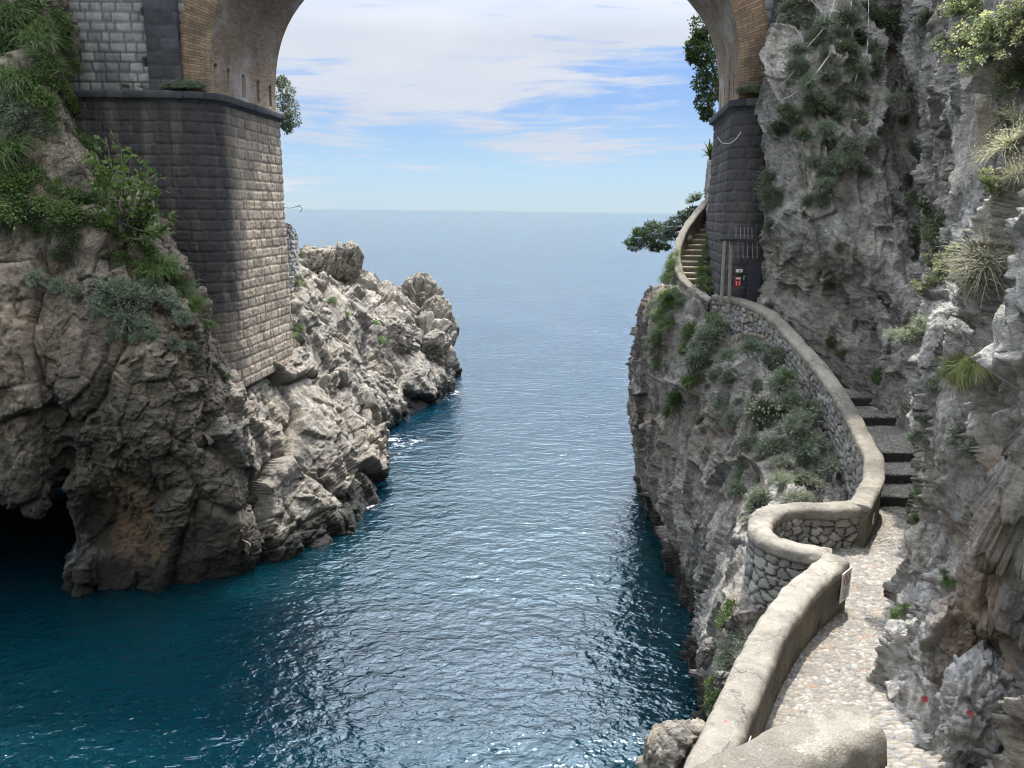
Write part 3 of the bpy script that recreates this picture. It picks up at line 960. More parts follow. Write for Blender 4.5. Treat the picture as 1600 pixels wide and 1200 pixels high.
# right cliff below the path
lower_cols = [
    [np.array([1.6, 3.0, -2.0]), np.array([1.7, 3.0, 0]), np.array([1.9, 3, 2]), np.array([2.0, 3, 3.4]), np.array([2.3, 3, 4.6]), np.array([3.5, 3, 4.7])],
    [np.array([2.6, 8.0, -2]), np.array([2.6, 8.0, 0]), np.array([2.7, 8, 2]), np.array([2.7, 8, 3.3]), np.array([2.9, 8.0, 4.2]), np.array([4.2, 8, 4.4])],
    [np.array([3.9, 12.5, -2]), np.array([3.9, 12.5, 0]), np.array([4.0, 12.3, 1.5]), np.array([4.1, 12, 3.0]), np.array([4.2, 11.5, 4.1]), np.array([5.4, 11.0, 4.4])],
    [under(wl(1086, 1110)), wl(1086, 1110), at(1094, 1060, 15.6), at(1112, 1010, 15.0), at(1140, 975, 14.2), at(1165, 955, 13.6), np.array([6.6, 13.4, 4.2])],
    [under(wl(1088, 1000)), wl(1088, 1000), at(1098, 930, 19.3), at(1120, 870, 18.6), at(1145, 830, 17.9), at(1165, 810, 16.8), at(1220, 800, 16.2), np.array([7.6, 16.0, 4.3])],
    [under(wl(1070, 915)), wl(1070, 915), at(1085, 840, 22.4), at(1110, 770, 21.4), at(1160, 720, 20.3), at(1230, 710, 19.2), at(1285, 755, 18.6), at(1322, 800, 17.6), np.array([9.3, 17.6, 4.2])],
    [under(wl(1040, 865)), wl(1040, 865), at(1050, 770, 25.4), at(1080, 690, 24.0), at(1140, 620, 22.6), at(1220, 590, 21.4), at(1262, 648, 20.8), at(1292, 702, 19.9), np.array([9.6, 19.6, 5.2])],
    [under(wl(1018, 822)), wl(1018, 822), at(1020, 730, 27.8), at(1036, 640, 27.0), at(1070, 570, 25.8), at(1140, 525, 24.4), at(1192, 552, 23.4), at(1240, 604, 22.6), np.array([9.4, 22.3, 6.6])],
    [under(wl(1003, 785)), wl(1003, 785), at(998, 700, 29.8), at(1002, 610, 29.2), at(1020, 540, 28.2), at(1060, 495, 26.8), at(1108, 516, 25.8), at(1166, 545, 24.9), np.array([9.0, 24.9, 7.2])],
    [under(wl(1000, 765)), wl(1000, 765), at(995, 690, 31.2), at(995, 610, 31.0), at(1000, 530, 30.2), at(1016, 470, 29.0), at(1045, 448, 28.0), at(1090, 470, 27.0), np.array([9.0, 27.0, 7.7])],
    [np.array([6.0, 35, -2.2]), np.array([6.0, 35, 0]), np.array([6.0, 34.2, 3]), np.array([6.0, 33.4, 6]), np.array([6.1, 32.6, 8.2]), np.array([6.5, 31.8, 9.4]), np.array([8, 31, 9.6]), np.array([10, 31, 9.6])],
    [np.array([8.0, 39.5, -2.2]), np.array([8.0, 39.5, 0]), np.array([7.9, 38.5, 3]), np.array([7.8, 37.5, 6]), np.array([7.9, 36.5, 9]), np.array([8.2, 35.8, 11]), np.array([9, 35, 12]), np.array([11, 34, 12.4])],
    [np.array([12.0, 44, -2.2]), np.array([12.0, 44, 0]), np.array([12, 43, 3]), np.array([12, 42, 6]), np.array([12, 41, 9]), np.array([12, 40, 11.5]), np.array([12.5, 39, 13]), np.array([14, 37, 15])],
    [np.array([20.0, 47, -2.2]), np.array([20.0, 47, 0]), np.array([20, 46, 3]), np.array([20, 45, 6]), np.array([20, 44, 9]), np.array([20, 43, 12]), np.array([20, 42, 14]), np.array([20, 39, 18])],
]
o = cliff('lower_cliff', lower_cols, 860, 440, M_lower, 33, amp=0.85, squash=(1, 1, 2.8), dip=(-0.25, 0.3), sizes=(2.2, 0.9, 0.42, 0.18, 0.09), amps=(0.42, 0.30, 0.16, 0.08, 0.03), crack=0.13)

# rock bank behind the right pier
far_cols = [
    [np.array([8.15, 31.6, 8.5]), np.array([8.1, 31.7, 11]), np.array([8.1, 31.8, 13]), np.array([8.3, 32.0, 14.6]), np.array([9.2, 32.4, 15.8]), np.array([12, 33, 17])],
    [np.array([8.1, 33.0, 8.5]), np.array([8.1, 33.2, 11]), np.array([8.05, 33.5, 13]), np.array([8.4, 33.8, 14.8]), np.array([9.6, 34.2, 16]), np.array([13, 35, 17.5])],
    [np.array([9.5, 36.5, 8.5]), np.array([9.5, 36.5, 11]), np.array([9.6, 36.5, 13]), np.array([10, 36.6, 15]), np.array([11, 36.8, 16.5]), np.array([15, 37, 18])],
    [np.array([14, 39, 8.5]), np.array([14, 39, 11]), np.array([14, 39, 13]), np.array([14, 39, 15]), np.array([14.5, 38.8, 17]), np.array([17, 38, 20])],
]
o = cliff('bridge_bank', far_cols, 160, 120, M_right, 51, amp=0.4)

# the gorge closes behind the viewer: walls of rock and scrub
M_gorge = rock_mat('gorge_rock', light=(0.21, 0.20, 0.165), mid=(0.10, 0.112, 0.072), dark=(0.05, 0.055, 0.04), tan=(0.085, 0.105, 0.05), tan_amt=0.9)
gorge_cols = []
for ang in np.linspace(-100, 96, 12):
    a_ = R(ang)
    x, y = 17.0 * math.sin(a_), -13.0 * math.cos(a_) + 3.0
    o_ = np.array([math.sin(a_), -math.cos(a_), 0])
    p0 = np.array([x, y, -1.0])
    gorge_cols.append([p0, p0 + o_ * 1 + [0, 0, 4], p0 + o_ * 3 + [0, 0, 10], p0 + o_ * 5 + [0, 0, 16], p0 + o_ * 9 + [0, 0, 22], p0 + o_ * 15 + [0, 0, 29], p0 + o_ * 24 + [0, 0, 34]])
o = cliff('gorge_slope', gorge_cols, 200, 110, M_gorge, 91, amp=1.6, keep=False)

# ------------------------------------------------------------------ masonry panels
def plan_panel(bottom, top, res, course, width, seed, nz=None, bulge=0.03, jitter=0.28, joint=0.022, rough=0.012, flip=False):
    """coursed ashlar over a ruled surface between two plan curves (each (n,3)); returns vertices, faces, attrs"""
    L = resample(bottom, 200, False)[1]
    H = np.linalg.norm(np.asarray(top[0]) - np.asarray(bottom[0]))
    nu = max(int(L / res), 8)
    nv = nz or max(int(H / res), 8)
    B, T = resample(bottom, nu, False)[0], resample(top, nu, False)[0]
    v = np.linspace(0, 1, nv)
    P = B[:, None] * (1 - v[None, :, None]) + T[:, None] * v[None, :, None]
    N = grid_normals(P)
    # soften the normals round corners
    for _ in range(3):
        N[1:-1] = (N[:-2] + 2 * N[1:-1] + N[2:]) / 4
    N /= np.linalg.norm(N, axis=2, keepdims=True)
    if flip:
        N = -N
    s = np.linspace(0, L, nu)[:, None] + 0 * v[None]
    z = 0 * s + (v * H)[None]
    wob = fbm(np.stack([s.ravel() * 1.3, z.ravel() * 1.3, 0 * s.ravel() + seed], 1), 3, seed).reshape(s.shape)
    h, tint, jm = ashlar(s, z + 0.03 * wob, course, width, seed, bulge, jitter, joint)
    h = h + rough * fbm((P.reshape(-1, 3) / 0.12), 3, seed + 1).reshape(s.shape) + 0.02 * wob
    Q = P + N * h[..., None]
    return Q.reshape(-1, 3), grid_faces(nu, nv, flip), {'tint': tint, 'joint': jm}


def ashlar(s, z, course, width, seed, bulge, jitter, joint):
    r = np.floor(z / course).astype(int)
    fz = z / course - r
    rh = _hash(r.ravel(), 0 * r.ravel(), 0 * r.ravel() + 3, seed)
    off = _rnd(rh, 1).reshape(s.shape)
    u = s / width + off
    i = np.floor(u).astype(int)
    f = u - i
    def jit(ii):
        return (_rnd(_hash(ii.ravel(), r.ravel(), 0 * r.ravel() + 9, seed), 2).reshape(s.shape) * 2 - 1) * jitter
    j0, j1 = jit(i), 1 + jit(i + 1)
    lo = f < j0
    hi = f > j1
    i2 = np.where(lo, i - 1, np.where(hi, i + 1, i))
    a = np.where(lo, -1 + jit(i - 1), np.where(hi, j1, j0))
    b = np.where(lo, j0, np.where(hi, 2 + jit(i + 2), j1))
    e = np.minimum(np.minimum((f - a), (b - f)) * width, np.minimum(fz, 1 - fz) * course)
    bh = _hash(i2.ravel(), r.ravel(), 0 * r.ravel() + 21, seed)
    tint = _rnd(bh, 5).reshape(s.shape)
    k = np.clip(e / 0.055, 0, 1)
    h = bulge * (k * k * (3 - 2 * k)) + bulge * 0.7 * (_rnd(bh, 6).reshape(s.shape) - 0.5) * np.clip(e / 0.03, 0, 1)
    return h, tint, np.clip(1 - e / joint, 0, 1)


def rubble(s, z, size, seed, squash=0.75):
    """irregular stones: height, tint, joint over a flat parameter plane in metres"""
    q = np.stack([s.ravel() / size, z.ravel() / (size * squash), np.full(s.size, 0.5 + seed)], 1)
    w = np.stack([perlin(q * 1.7, seed), perlin(q * 1.7, seed + 1), 0 * q[:, 0]], 1)
    H, V, E, F1 = cells2(q[:, :2] + 0.22 * w[:, :2], seed)
    E, tint = E.reshape(s.shape), _rnd(H, 8).reshape(s.shape)
    k = np.clip((E - 0.04) / 0.17, 0, 1)
    h = (k * k * (3 - 2 * k)) * (0.55 + 0.7 * _rnd(H, 9).reshape(s.shape))
    g = (V[:, 0] * (_rnd(H, 2) - .5) + V[:, 1] * (_rnd(H, 3) - .5)).reshape(s.shape)
    return h + 0.7 * g * k, tint, np.clip(1 - (E - 0.06) / 0.07, 0, 1)


def cells2(P, seed):
    """2-D cells over a 3x3 neighbourhood"""
    P = P.astype(np.float32)
    b = np.floor(P).astype(np.int64)
    N = len(P)
    F1 = np.full(N, 9.0, np.float32)
    F2 = np.full(N, 9.0, np.float32)
    H = np.zeros(N, np.uint32)
    V = np.zeros((N, 2), np.float32)
    z = np.zeros(N, np.int64)
    for dx in (-1, 0, 1):
        for dy in (-1, 0, 1):
            h = _hash(b[:, 0] + dx, b[:, 1] + dy, z, seed)
            c = np.stack([b[:, 0] + dx + 0.1 + 0.8 * _rnd(h, 4), b[:, 1] + dy + 0.1 + 0.8 * _rnd(h, 5)], 1).astype(np.float32)
            v = P - c
            d = np.sqrt((v * v).sum(1))
            near = d < F1
            F2 = np.where(near, F1, np.minimum(F2, d))
            F1 = np.where(near, d, F1)
            H = np.where(near, h, H)
            V[near] = v[near]
    return H, V, F2 - F1, F1


# ------------------------------------------------------------------ the arched bridge
YN = 26.0                                  # near face of the piers
YF = 31.6                                  # far face
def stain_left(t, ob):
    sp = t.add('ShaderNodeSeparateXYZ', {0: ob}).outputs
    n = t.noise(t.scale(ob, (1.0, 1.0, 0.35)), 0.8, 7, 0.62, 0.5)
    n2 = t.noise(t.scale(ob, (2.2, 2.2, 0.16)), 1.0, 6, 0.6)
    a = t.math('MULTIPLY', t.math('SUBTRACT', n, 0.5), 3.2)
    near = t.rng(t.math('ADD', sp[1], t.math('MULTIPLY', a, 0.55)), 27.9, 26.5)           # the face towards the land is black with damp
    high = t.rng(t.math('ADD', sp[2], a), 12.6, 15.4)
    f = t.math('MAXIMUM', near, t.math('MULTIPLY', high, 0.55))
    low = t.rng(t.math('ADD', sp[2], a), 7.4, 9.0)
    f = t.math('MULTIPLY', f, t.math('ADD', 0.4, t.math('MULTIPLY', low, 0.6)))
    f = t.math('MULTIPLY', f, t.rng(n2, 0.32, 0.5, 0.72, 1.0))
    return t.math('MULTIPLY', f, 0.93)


def stain_right(t, ob):
    n = t.noise(t.scale(ob, (1.0, 1.0, 0.35)), 0.9, 7, 0.62, 0.5)
    return t.rng(n, 0.34, 0.6, 0.35, 0.85)


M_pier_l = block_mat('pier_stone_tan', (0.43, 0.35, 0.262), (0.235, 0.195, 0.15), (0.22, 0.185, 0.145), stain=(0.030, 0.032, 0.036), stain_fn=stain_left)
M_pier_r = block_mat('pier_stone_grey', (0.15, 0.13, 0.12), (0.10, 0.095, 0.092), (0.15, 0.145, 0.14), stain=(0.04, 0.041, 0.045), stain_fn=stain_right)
M_dark_stone = block_mat('dark_lava_stone', (0.075, 0.077, 0.082), (0.045, 0.047, 0.052), (0.04, 0.04, 0.042))
M_ashlar = block_mat('grey_ashlar', (0.30, 0.295, 0.28), (0.18, 0.178, 0.17), (0.06, 0.06, 0.058), stain=(0.06, 0.062, 0.066), stain_fn=lambda t, ob: t.math('MULTIPLY', t.rng(t.noise(t.scale(ob, (1, 1, 0.3)), 0.9, 7, 0.62, 0.4), 0.48, 0.68), 0.75))
M_brick = brick_mat('soffit_brick', (0.33, 0.235, 0.155), (0.21, 0.14, 0.095), (0.22, 0.19, 0.155), 0.27, 0.075, streak=(0.50, 0.48, 0.45), streak_amt=0.55, dark_amt=0.45)
M_ring = brick_mat('ring_brick', (0.33, 0.225, 0.135), (0.19, 0.125, 0.08), (0.13, 0.105, 0.08), 0.36, 0.085, dark_amt=0.65)

bridge = empty('arched_bridge', (0, 0, 0), 'tall stone and brick arch bridge spanning the sea inlet between two cliffs', 'bridge')
CORN = 15.75                               # top of the cornice, springing of the arch
LN = at(332, 147, YN)
RN = at(1152, 150, YN)
CORN = float((LN[2] + RN[2]) / 2)
xl_n, xr_n = float(LN[0]), float(RN[0])
lf, rf = atz(437, 181, CORN), atz(1117, 182, CORN)
YF = float((lf[1] + rf[1]) / 2)
xl_f, xr_f = float(at(437, 181, YF)[0]), float(at(1117, 182, YF)[0])


def pier_plan(side, grow=0.0):
    """plan curve of a pier from its landward front round the inlet side to the sea front"""
    xn, xf = (xl_n, xl_f) if side < 0 else (xr_n, xr_f)
    g = grow
    c = 0.75                               # rounded corner
    k = -side
    pts = [(xn + side * 9.0, YN - g)]
    pts.append((xn + side * c, YN - g))
    for a in np.linspace(0, 90, 7)[1:-1]:
        pts.append((xn + side * c + k * (c + g) * math.sin(R(a)), YN + c - (c + g) * math.cos(R(a))))
    pts.append((xn + k * g + (xf - xn) * 0.12, YN + c))
    pts.append((xf + k * g, YF + g))
    pts.append((xf + side * 6.0, YF + g))
    return np.array(pts)


def lift(plan, z):
    return np.column_stack([plan, np.full(len(plan), z)])


def build_bridge():
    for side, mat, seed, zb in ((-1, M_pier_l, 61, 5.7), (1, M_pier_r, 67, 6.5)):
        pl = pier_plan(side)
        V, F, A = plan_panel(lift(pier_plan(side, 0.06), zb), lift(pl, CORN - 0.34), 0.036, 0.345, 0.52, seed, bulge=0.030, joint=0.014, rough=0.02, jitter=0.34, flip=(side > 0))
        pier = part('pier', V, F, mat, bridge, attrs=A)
        # cornice: a moulded course swept round the pier
        sec = [(0.0, -0.36), (0.03, -0.34), (0.05, -0.27), (0.05, -0.26), (0.17, -0.22), (0.175, -0.21), (0.18, -0.03), (0.175, -0.015), (0.13, 0.0), (-0.9, 0.02)]
        rows = []
        n = 260
        for g, dz in sec:
            q = resample(lift(pier_plan(side, g), CORN + dz), n, False)[0]
            rows.append(q)
        P = np.stack(rows, 1)
        nz = fbm(P.reshape(-1, 3) / 0.35, 3, seed).reshape(P.shape[:2])
        P = P + nz[..., None] * np.array([0.03, 0.03, 0.03])
        V = P.reshape(-1, 3)
        ss = np.repeat(np.arange(n) * 0.09, len(sec))
        A = {'tint': _rnd(_hash((ss / 0.7).astype(int), 0 * ss.astype(int), 0 * ss.astype(int), seed), 1), 'joint': (np.abs((ss / 0.7) % 1 - 0.5) > 0.46).astype(float)}
        part('cornice', V, grid_faces(n, len(sec), flip=(side > 0)), M_dark_stone, bridge, attrs=A)

    # arch: half ellipse over the springings
    RISE = 6.0
    nb, nd, th = 300, 130, 0.95
    y0, y1 = YN + 0.22, YF - 0.10
    ang = np.linspace(0, math.pi, nb)
    def intr(a, w, extra=0.0):
        xL = xl_n + (xl_f - xl_n) * w - 0.10
        xR = xr_n + (xr_f - xr_n) * w + 0.10
        cx, ax = (xL + xR) / 2, (xR - xL) / 2
        ca, sa = np.cos(a), np.sin(a)
        # fuller than an ellipse: it leaves the springing almost upright
        k = (np.abs(ca) ** 2.7 + np.abs(sa) ** 2.7) ** (-1 / 2.7)
        return cx + (ax + extra) * ca * k, CORN - 0.02 + (RISE + extra) * sa * k
    w = np.linspace(0, 1, nd)
    Pm = np.zeros((nb, nd, 3))
    for j, wj in enumerate(w):
        x, z = intr(ang, wj)
        Pm[:, j] = np.column_stack([x, np.full(nb, y0 + (y1 - y0) * wj), z])
    arc = np.concatenate([[0], np.cumsum(np.linalg.norm(np.diff(Pm[:, 0], axis=0), axis=1))])
    N = grid_normals(Pm)
    if N[nb // 2, nd // 2, 2] > 0:
        N = -N
    d = 0.02 * fbm(Pm.reshape(-1, 3) / 0.5, 3, 71).reshape(nb, nd)
    # putlog slots left by the centring, just above each springing
    for ends in (arc[:, None], (arc[-1] - arc)[:, None]):
        for wy in (0.07, 0.24, 0.46, 0.69, 0.90):
            hole = (np.abs(w[None] - wy) < 0.022) & (ends > 0.25) & (ends < 0.95)
            d = np.where(hole, d - 0.45, d)
    Pm2 = Pm + N * d[..., None]
    uv = np.stack([np.repeat(w[None] * (y1 - y0), nb, 0), np.repeat(arc[:, None], nd, 1)], -1).reshape(-1, 2)
    part('soffit', Pm2.reshape(-1, 3), grid_faces(nb, nd, flip=True), M_brick, bridge, uv=uv)

    # brick ring seen on both fronts, standing proud of the spandrels
    for yy, k in ((y0 - 0.004, -1), (y1 + 0.004, 1)):
        nr = 8
        P = np.zeros((nb, nr + 2, 3))
        for j in range(nr):
            e = 0.0 + th * j / (nr - 1)
            x, z = intr(ang, 0.0 if k < 0 else 1.0, e)
            P[:, j] = np.column_stack([x, np.full(nb, yy), z])
        P[:, nr] = P[:, nr - 1] + [0, -k * 0.12, 0]
        P[:, nr + 1] = P[:, nr - 1] + [0, -k * 0.5, 0]
        P[..., 1] += 0.012 * fbm(P.reshape(-1, 3) / 0.3, 3, 73).reshape(P.shape[:2])
        uvr = np.stack([np.repeat((np.arange(nr + 2) * th / (nr - 1))[None], nb, 0), np.repeat(arc[:, None] * 1.03, nr + 2, 1)], -1).reshape(-1, 2)
        part('arch_ring', P.reshape(-1, 3), grid_faces(nb, nr + 2, flip=(k > 0)), M_ring, bridge, uv=uvr)

    # spandrel walls
    top = CORN + RISE + 1.15
    for yy, k, wsel in ((y0 + 0.10, -1, 0.0), (y1 - 0.10, 1, 1.0)):
        for side in (-1, 1):
            a = np.arcsin(np.linspace(0, 1, 150)) if side > 0 else math.pi - np.arcsin(np.linspace(0, 1, 150))
            x, z = intr(a, wsel, th - 0.06)
            far = (xl_n - 9.5) if side < 0 else (xr_n + 9.5)
            nsp = 220
            P = np.zeros((150, nsp, 3))
            for i in range(150):
                # strips running from the ring outwards and up
                t = np.linspace(0, 1, nsp)
                P[i, :, 0] = x[i] + (far - x[i]) * t if i < 75 else x[i] + (far - x[i]) * t
                P[i, :, 2] = z[i]
            P[..., 1] = yy
            s, zz = P[..., 0], P[..., 2]
            h, tint, jm = ashlar(s, zz, 0.30, 0.44, 81 + side, 0.035, 0.25, 0.045)
            h = h + 0.012 * fbm(P.reshape(-1, 3) / 0.15, 3, 83).reshape(s.shape)
            # weep holes
            for hx, hz in ((xl_n - 2.2, CORN + 0.9), (xl_n - 4.6, CORN + 0.85), (xl_n - 2.1, CORN + 2.4), (xl_n - 4.7, CORN + 2.45), (xr_n + 2.6, CORN + 2.0)):
                h = np.where((np.abs(s - hx) < 0.09) & (np.abs(zz - hz) < 0.12), -0.25, h)
            P[..., 1] += k * h
            part('spandrel_wall', P.reshape(-1, 3), grid_faces(150, nsp, flip=(side * k > 0)), M_ashlar, bridge, attrs={'tint': tint, 'joint': jm})
            # flat lava-stone pilaster with quoins beside the ring
            if k < 0:
                px0, px1 = (xl_n - 2.05, xl_n - 1.02) if side < 0 else (xr_n + 1.02, xr_n + 2.3)
                b0, b1 = np.array([[px0, yy + 0.1, CORN + 0.0], [px0, yy - 0.2, CORN], [px1, yy - 0.2, CORN], [px1, yy + 0.1, CORN]]), None
                b1 = b0 + [0, 0, top - CORN]
                V, F, A = plan_panel(b0, b1, 0.05, 0.40, 0.55, 87, bulge=0.02)
                part('pilaster', V, F, M_dark_stone, bridge, attrs=A)
    # deck, string course and parapets
    mb = MB()
    xm, lx = (xl_n + xr_n) / 2, (xr_n - xl_n) + 18.8
    mb.box((xm, (y0 + y1) / 2, top + 0.1), (lx, y1 - y0 - 0.3, 0.35))
    mb.part('deck', M_ashlar, bridge)
    for yy in (y0 + 0.12, y1 - 0.12):
        mb = MB()
        mb.box((xm, yy, top + 0.55), (lx, 0.4, 0.6), bevel=0.03)
        mb.part('parapet', M_ashlar, bridge)


build_bridge()

# ------------------------------------------------------------------ walls along the path
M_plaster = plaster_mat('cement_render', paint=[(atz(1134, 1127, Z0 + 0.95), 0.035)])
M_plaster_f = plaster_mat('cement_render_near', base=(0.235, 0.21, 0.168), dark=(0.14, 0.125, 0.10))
M_plaster_dark = plaster_mat('shaded_render', base=(0.16, 0.14, 0.105), dark=(0.09, 0.082, 0.066))  # same render for faces turned from the sun, shade put into the colour
M_rubble = block_mat('rubble_wall_stone', (0.37, 0.355, 0.32), (0.19, 0.188, 0.18), (0.04, 0.037, 0.032), stain=(0.34, 0.265, 0.165), stain_fn=lambda t, ob: t.math('MULTIPLY', t.rng(attr(t, 'tint'), 0.985, 0.99), t.math('SUBTRACT', 1.0, attr(t, 'joint'))))
M_rubble_far = block_mat('rubble_wall_stone_far', (0.23, 0.22, 0.195), (0.13, 0.13, 0.122), (0.045, 0.043, 0.038))


def frames(C):
    T = np.gradient(C, axis=0)
    T[:, 2] = 0
    T /= np.linalg.norm(T, axis=1, keepdims=True)
    side = np.stack([T[:, 1], -T[:, 0], 0 * T[:, 0]], 1)       # to the right of travel
    return T, side


def wall(name, label, centre, width, h_in, h_out, mats, seed, group=None, res=0.035, inner=1, cap=0.17, stone=0.17, ends=(True, True), inner_rubble=False, over=0.03, outer_rubble=True, roundness=0.5, holes=()):
    """a parapet swept along the top line CENTRE: coping (rounded), path side, sea side.
    inner: +1 when the path lies to the right of travel. h_in / h_out: height of the faces, a number or one per control point"""
    C, L = resample(centre, 400)
    nu = max(int(L / res), 12)
    C = resample(C, nu, False)[0]
    tt = np.linspace(0, 1, nu)
    hin = np.interp(tt, np.linspace(0, 1, np.size(h_in)), np.atleast_1d(h_in))
    hout = np.interp(tt, np.linspace(0, 1, np.size(h_out)), np.atleast_1d(h_out))
    T, Sd = frames(C)
    for _ in range(6):
        Sd[1:-1] = (Sd[:-2] + 2 * Sd[1:-1] + Sd[2:]) / 4
    Sd /= np.linalg.norm(Sd, axis=1, keepdims=True)
    Sd = Sd * inner                                             # now points to the path side
    root = empty(name, C[nu // 2] - [0, 0, float(hin[nu // 2])], label, 'wall', group)
    hw = width / 2
    m_cap, m_in, m_out = mats
    s = np.linspace(0, L, nu)

    def noise3(P, a, sc):
        return a * fbm(P.reshape(-1, 3) / sc, 3, seed).reshape(P.shape[:2])

    # coping: from the path side over the top to the sea side
    sec = []
    nsec = 17
    for q in np.linspace(0, math.pi, nsec):
        cx, sz = math.cos(q), math.sin(q)
        cx = math.copysign(abs(cx) ** roundness, cx)
        sec.append((cx * (hw + over), (abs(sz) ** 0.75) * cap * 0.8 - cap * 0.8))
    sec = [(hw + over - 0.02, -cap - 0.02), (hw + over, -cap)] + sec + [(-hw - over, -cap), (-hw - over + 0.02, -cap - 0.02)]
    sec = np.array(sec)
    P = C[:, None] + Sd[:, None] * sec[None, :, 0:1] + np.array([0, 0, 1.0]) * sec[None, :, 1:2]
    nrm = Sd[:, None] * np.sign(sec[None, :, 0:1]) * (np.abs(sec[None, :, 0:1]) / hw) ** 2 + np.array([0, 0, 1.0]) * 0.7
    P = P + nrm * (noise3(P, 0.034, 0.6) + noise3(P, 0.012, 0.17) + noise3(P, 0.006, 0.06) - 0.03 * np.clip(noise3(P, 2.2, 0.21) - 0.62, 0, 0.5))[..., None]
    fl = inner < 0
    F = [grid_faces(nu, len(sec), flip=fl)]
    V = P.reshape(-1, 3)
    tri = []
    for e, i in ((ends[0], 0), (ends[1], nu - 1)):
        if e:
            k = len(V)
            V = np.vstack([V, P[i].mean(0)])
            b = i * len(sec)
            t = [[k, b + j, b + j + 1] for j in range(len(sec) - 1)]
            tri += t if (i == 0) != fl else [x[::-1] for x in t]
    if tri:
        F.append(np.array(tri))
    part('coping', V, F, m_cap, root)

    def face(nm, off, depth, mat, rub, sgn):
        nv = max(int(depth.max() / res), 4)
        v = np.linspace(0, 1, nv)
        base = C + Sd * off - np.array([0, 0, cap + 0.005])
        P = base[:, None] - np.array([0, 0, 1.0]) * (v[None, :, None] * (depth - cap)[:, None, None])
        ss = s[:, None] + 0 * v[None]
        zz = v[None] * (depth - cap)[:, None]
        n = Sd * sgn
        if rub:
            h, tint, jm = rubble(ss, zz, stone, seed)
            h = h * 0.06 - 0.05 + noise3(P, 0.012, 0.1) + noise3(P, 0.05, 0.9)
            A = {'tint': tint, 'joint': jm}
        else:
            h = noise3(P, 0.022, 0.5) + noise3(P, 0.006, 0.07)
            if sgn > 0:
                for (f0, z0, z1, hw_) in holes:                 # drain openings at the foot
                    h = np.where((np.abs(ss - f0 * L) < hw_ * np.clip((zz - z0 + 0.12) / 0.12, 0.5, 1)) & (zz > z0) & (zz < z1), -0.32, h)
            A = None
        Q = P + n[:, None] * h[..., None]
        flip = (sgn > 0) != fl
        part(nm, Q.reshape(-1, 3), grid_faces(nu, nv, flip=not flip), mat, root, attrs=A)
        return Q

    A_ = face('path_face', hw, hin, m_in, inner_rubble, 1)
    B_ = face('sea_face', -hw, hout, m_out, outer_rubble, -1)
    for e, i in ((ends[0], 0), (ends[1], nu - 1)):
        if e:
            a, b = A_[i], B_[i]
            n = 24
            d = min(hin[i], hout[i])
            zt = C[i][2] - cap
            z = np.linspace(zt, zt - d + cap, n)
            ao = a[0] * [1, 1, 0]
            bo = b[0] * [1, 1, 0]
            u = np.linspace(0, 1, 10)
            P = ao[None, None] * (1 - u[:, None, None]) + bo[None, None] * u[:, None, None] + np.array([0, 0, 1.0]) * z[None, :, None]
            P = P + (T[i] * (1 if i else -1)) * (0.03 * np.sin(u * math.pi) ** 0.5)[:, None, None]
            part('wall_end', P.reshape(-1, 3), grid_faces(10, n, flip=((i == 0) != fl)), m_in if not inner_rubble else m_cap, root)
    return root


ZT = 0.95
stair_pts = [(1117, 460), (1140, 463), (1170, 471), (1203, 486), (1238, 521), (1274, 560), (1306, 602), (1333, 647), (1352, 685), (1366, 712), (1364, 748)]
stair_top = [on_profile(px, py, ZT) for px, py in stair_pts]
end = atz(1342, 788, Z0 + ZT)
stair_top.append(end)
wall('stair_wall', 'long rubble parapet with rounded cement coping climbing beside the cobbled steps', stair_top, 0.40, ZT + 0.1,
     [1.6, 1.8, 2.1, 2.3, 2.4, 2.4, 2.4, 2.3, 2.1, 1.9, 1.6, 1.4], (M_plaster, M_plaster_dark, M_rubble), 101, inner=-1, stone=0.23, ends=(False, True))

bast = [atz(px, py, Z0 + ZT - 0.02) for px, py in ((1345, 783), (1320, 787), (1290, 789), (1250, 788), (1215, 793), (1192, 806), (1188, 822), (1205, 839), (1240, 851), (1275, 858), (1300, 862))]
wall('lookout_wall', 'curved parapet of a small lookout niche, rubble inside and out under a thick rounded coping', bast, 0.42, ZT, [0.9, 1.2, 1.7, 2.1, 2.4, 2.6, 2.6, 2.4, 2.0, 1.6],
     (M_plaster, M_rubble, M_rubble), 103, inner=-1, inner_rubble=True, stone=0.25, ends=(False, False), cap=0.22)

near_pts = [(1308, 868), (1290, 882), (1262, 905), (1235, 935), (1210, 970), (1188, 1010), (1166, 1058), (1144, 1105), (1122, 1155), (1100, 1205), (1076, 1260)]
near_top = [atz(px, py, Z0 + ZT) for px, py in near_pts]
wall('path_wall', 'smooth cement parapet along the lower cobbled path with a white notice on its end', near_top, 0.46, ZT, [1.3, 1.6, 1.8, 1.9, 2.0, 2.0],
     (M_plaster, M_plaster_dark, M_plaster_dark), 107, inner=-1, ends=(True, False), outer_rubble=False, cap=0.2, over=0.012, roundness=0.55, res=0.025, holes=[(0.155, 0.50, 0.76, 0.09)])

fore_top = [at(1350, 1108, 3.75), at(1275, 1138, 3.62), at(1192, 1178, 3.48), at(1110, 1222, 3.34), at(950, 1290, 3.1)]
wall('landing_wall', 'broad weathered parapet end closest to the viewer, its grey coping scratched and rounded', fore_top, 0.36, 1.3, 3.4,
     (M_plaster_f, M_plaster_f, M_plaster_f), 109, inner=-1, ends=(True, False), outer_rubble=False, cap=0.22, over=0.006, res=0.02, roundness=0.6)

# ------------------------------------------------------------------ cobbled path
M_cobble = cobble_mat('cobbles_in_mortar')
M_kerb = flat_mat('dark_step_edge', (0.06, 0.057, 0.052), 0.9, var=0.4, nscale=9)


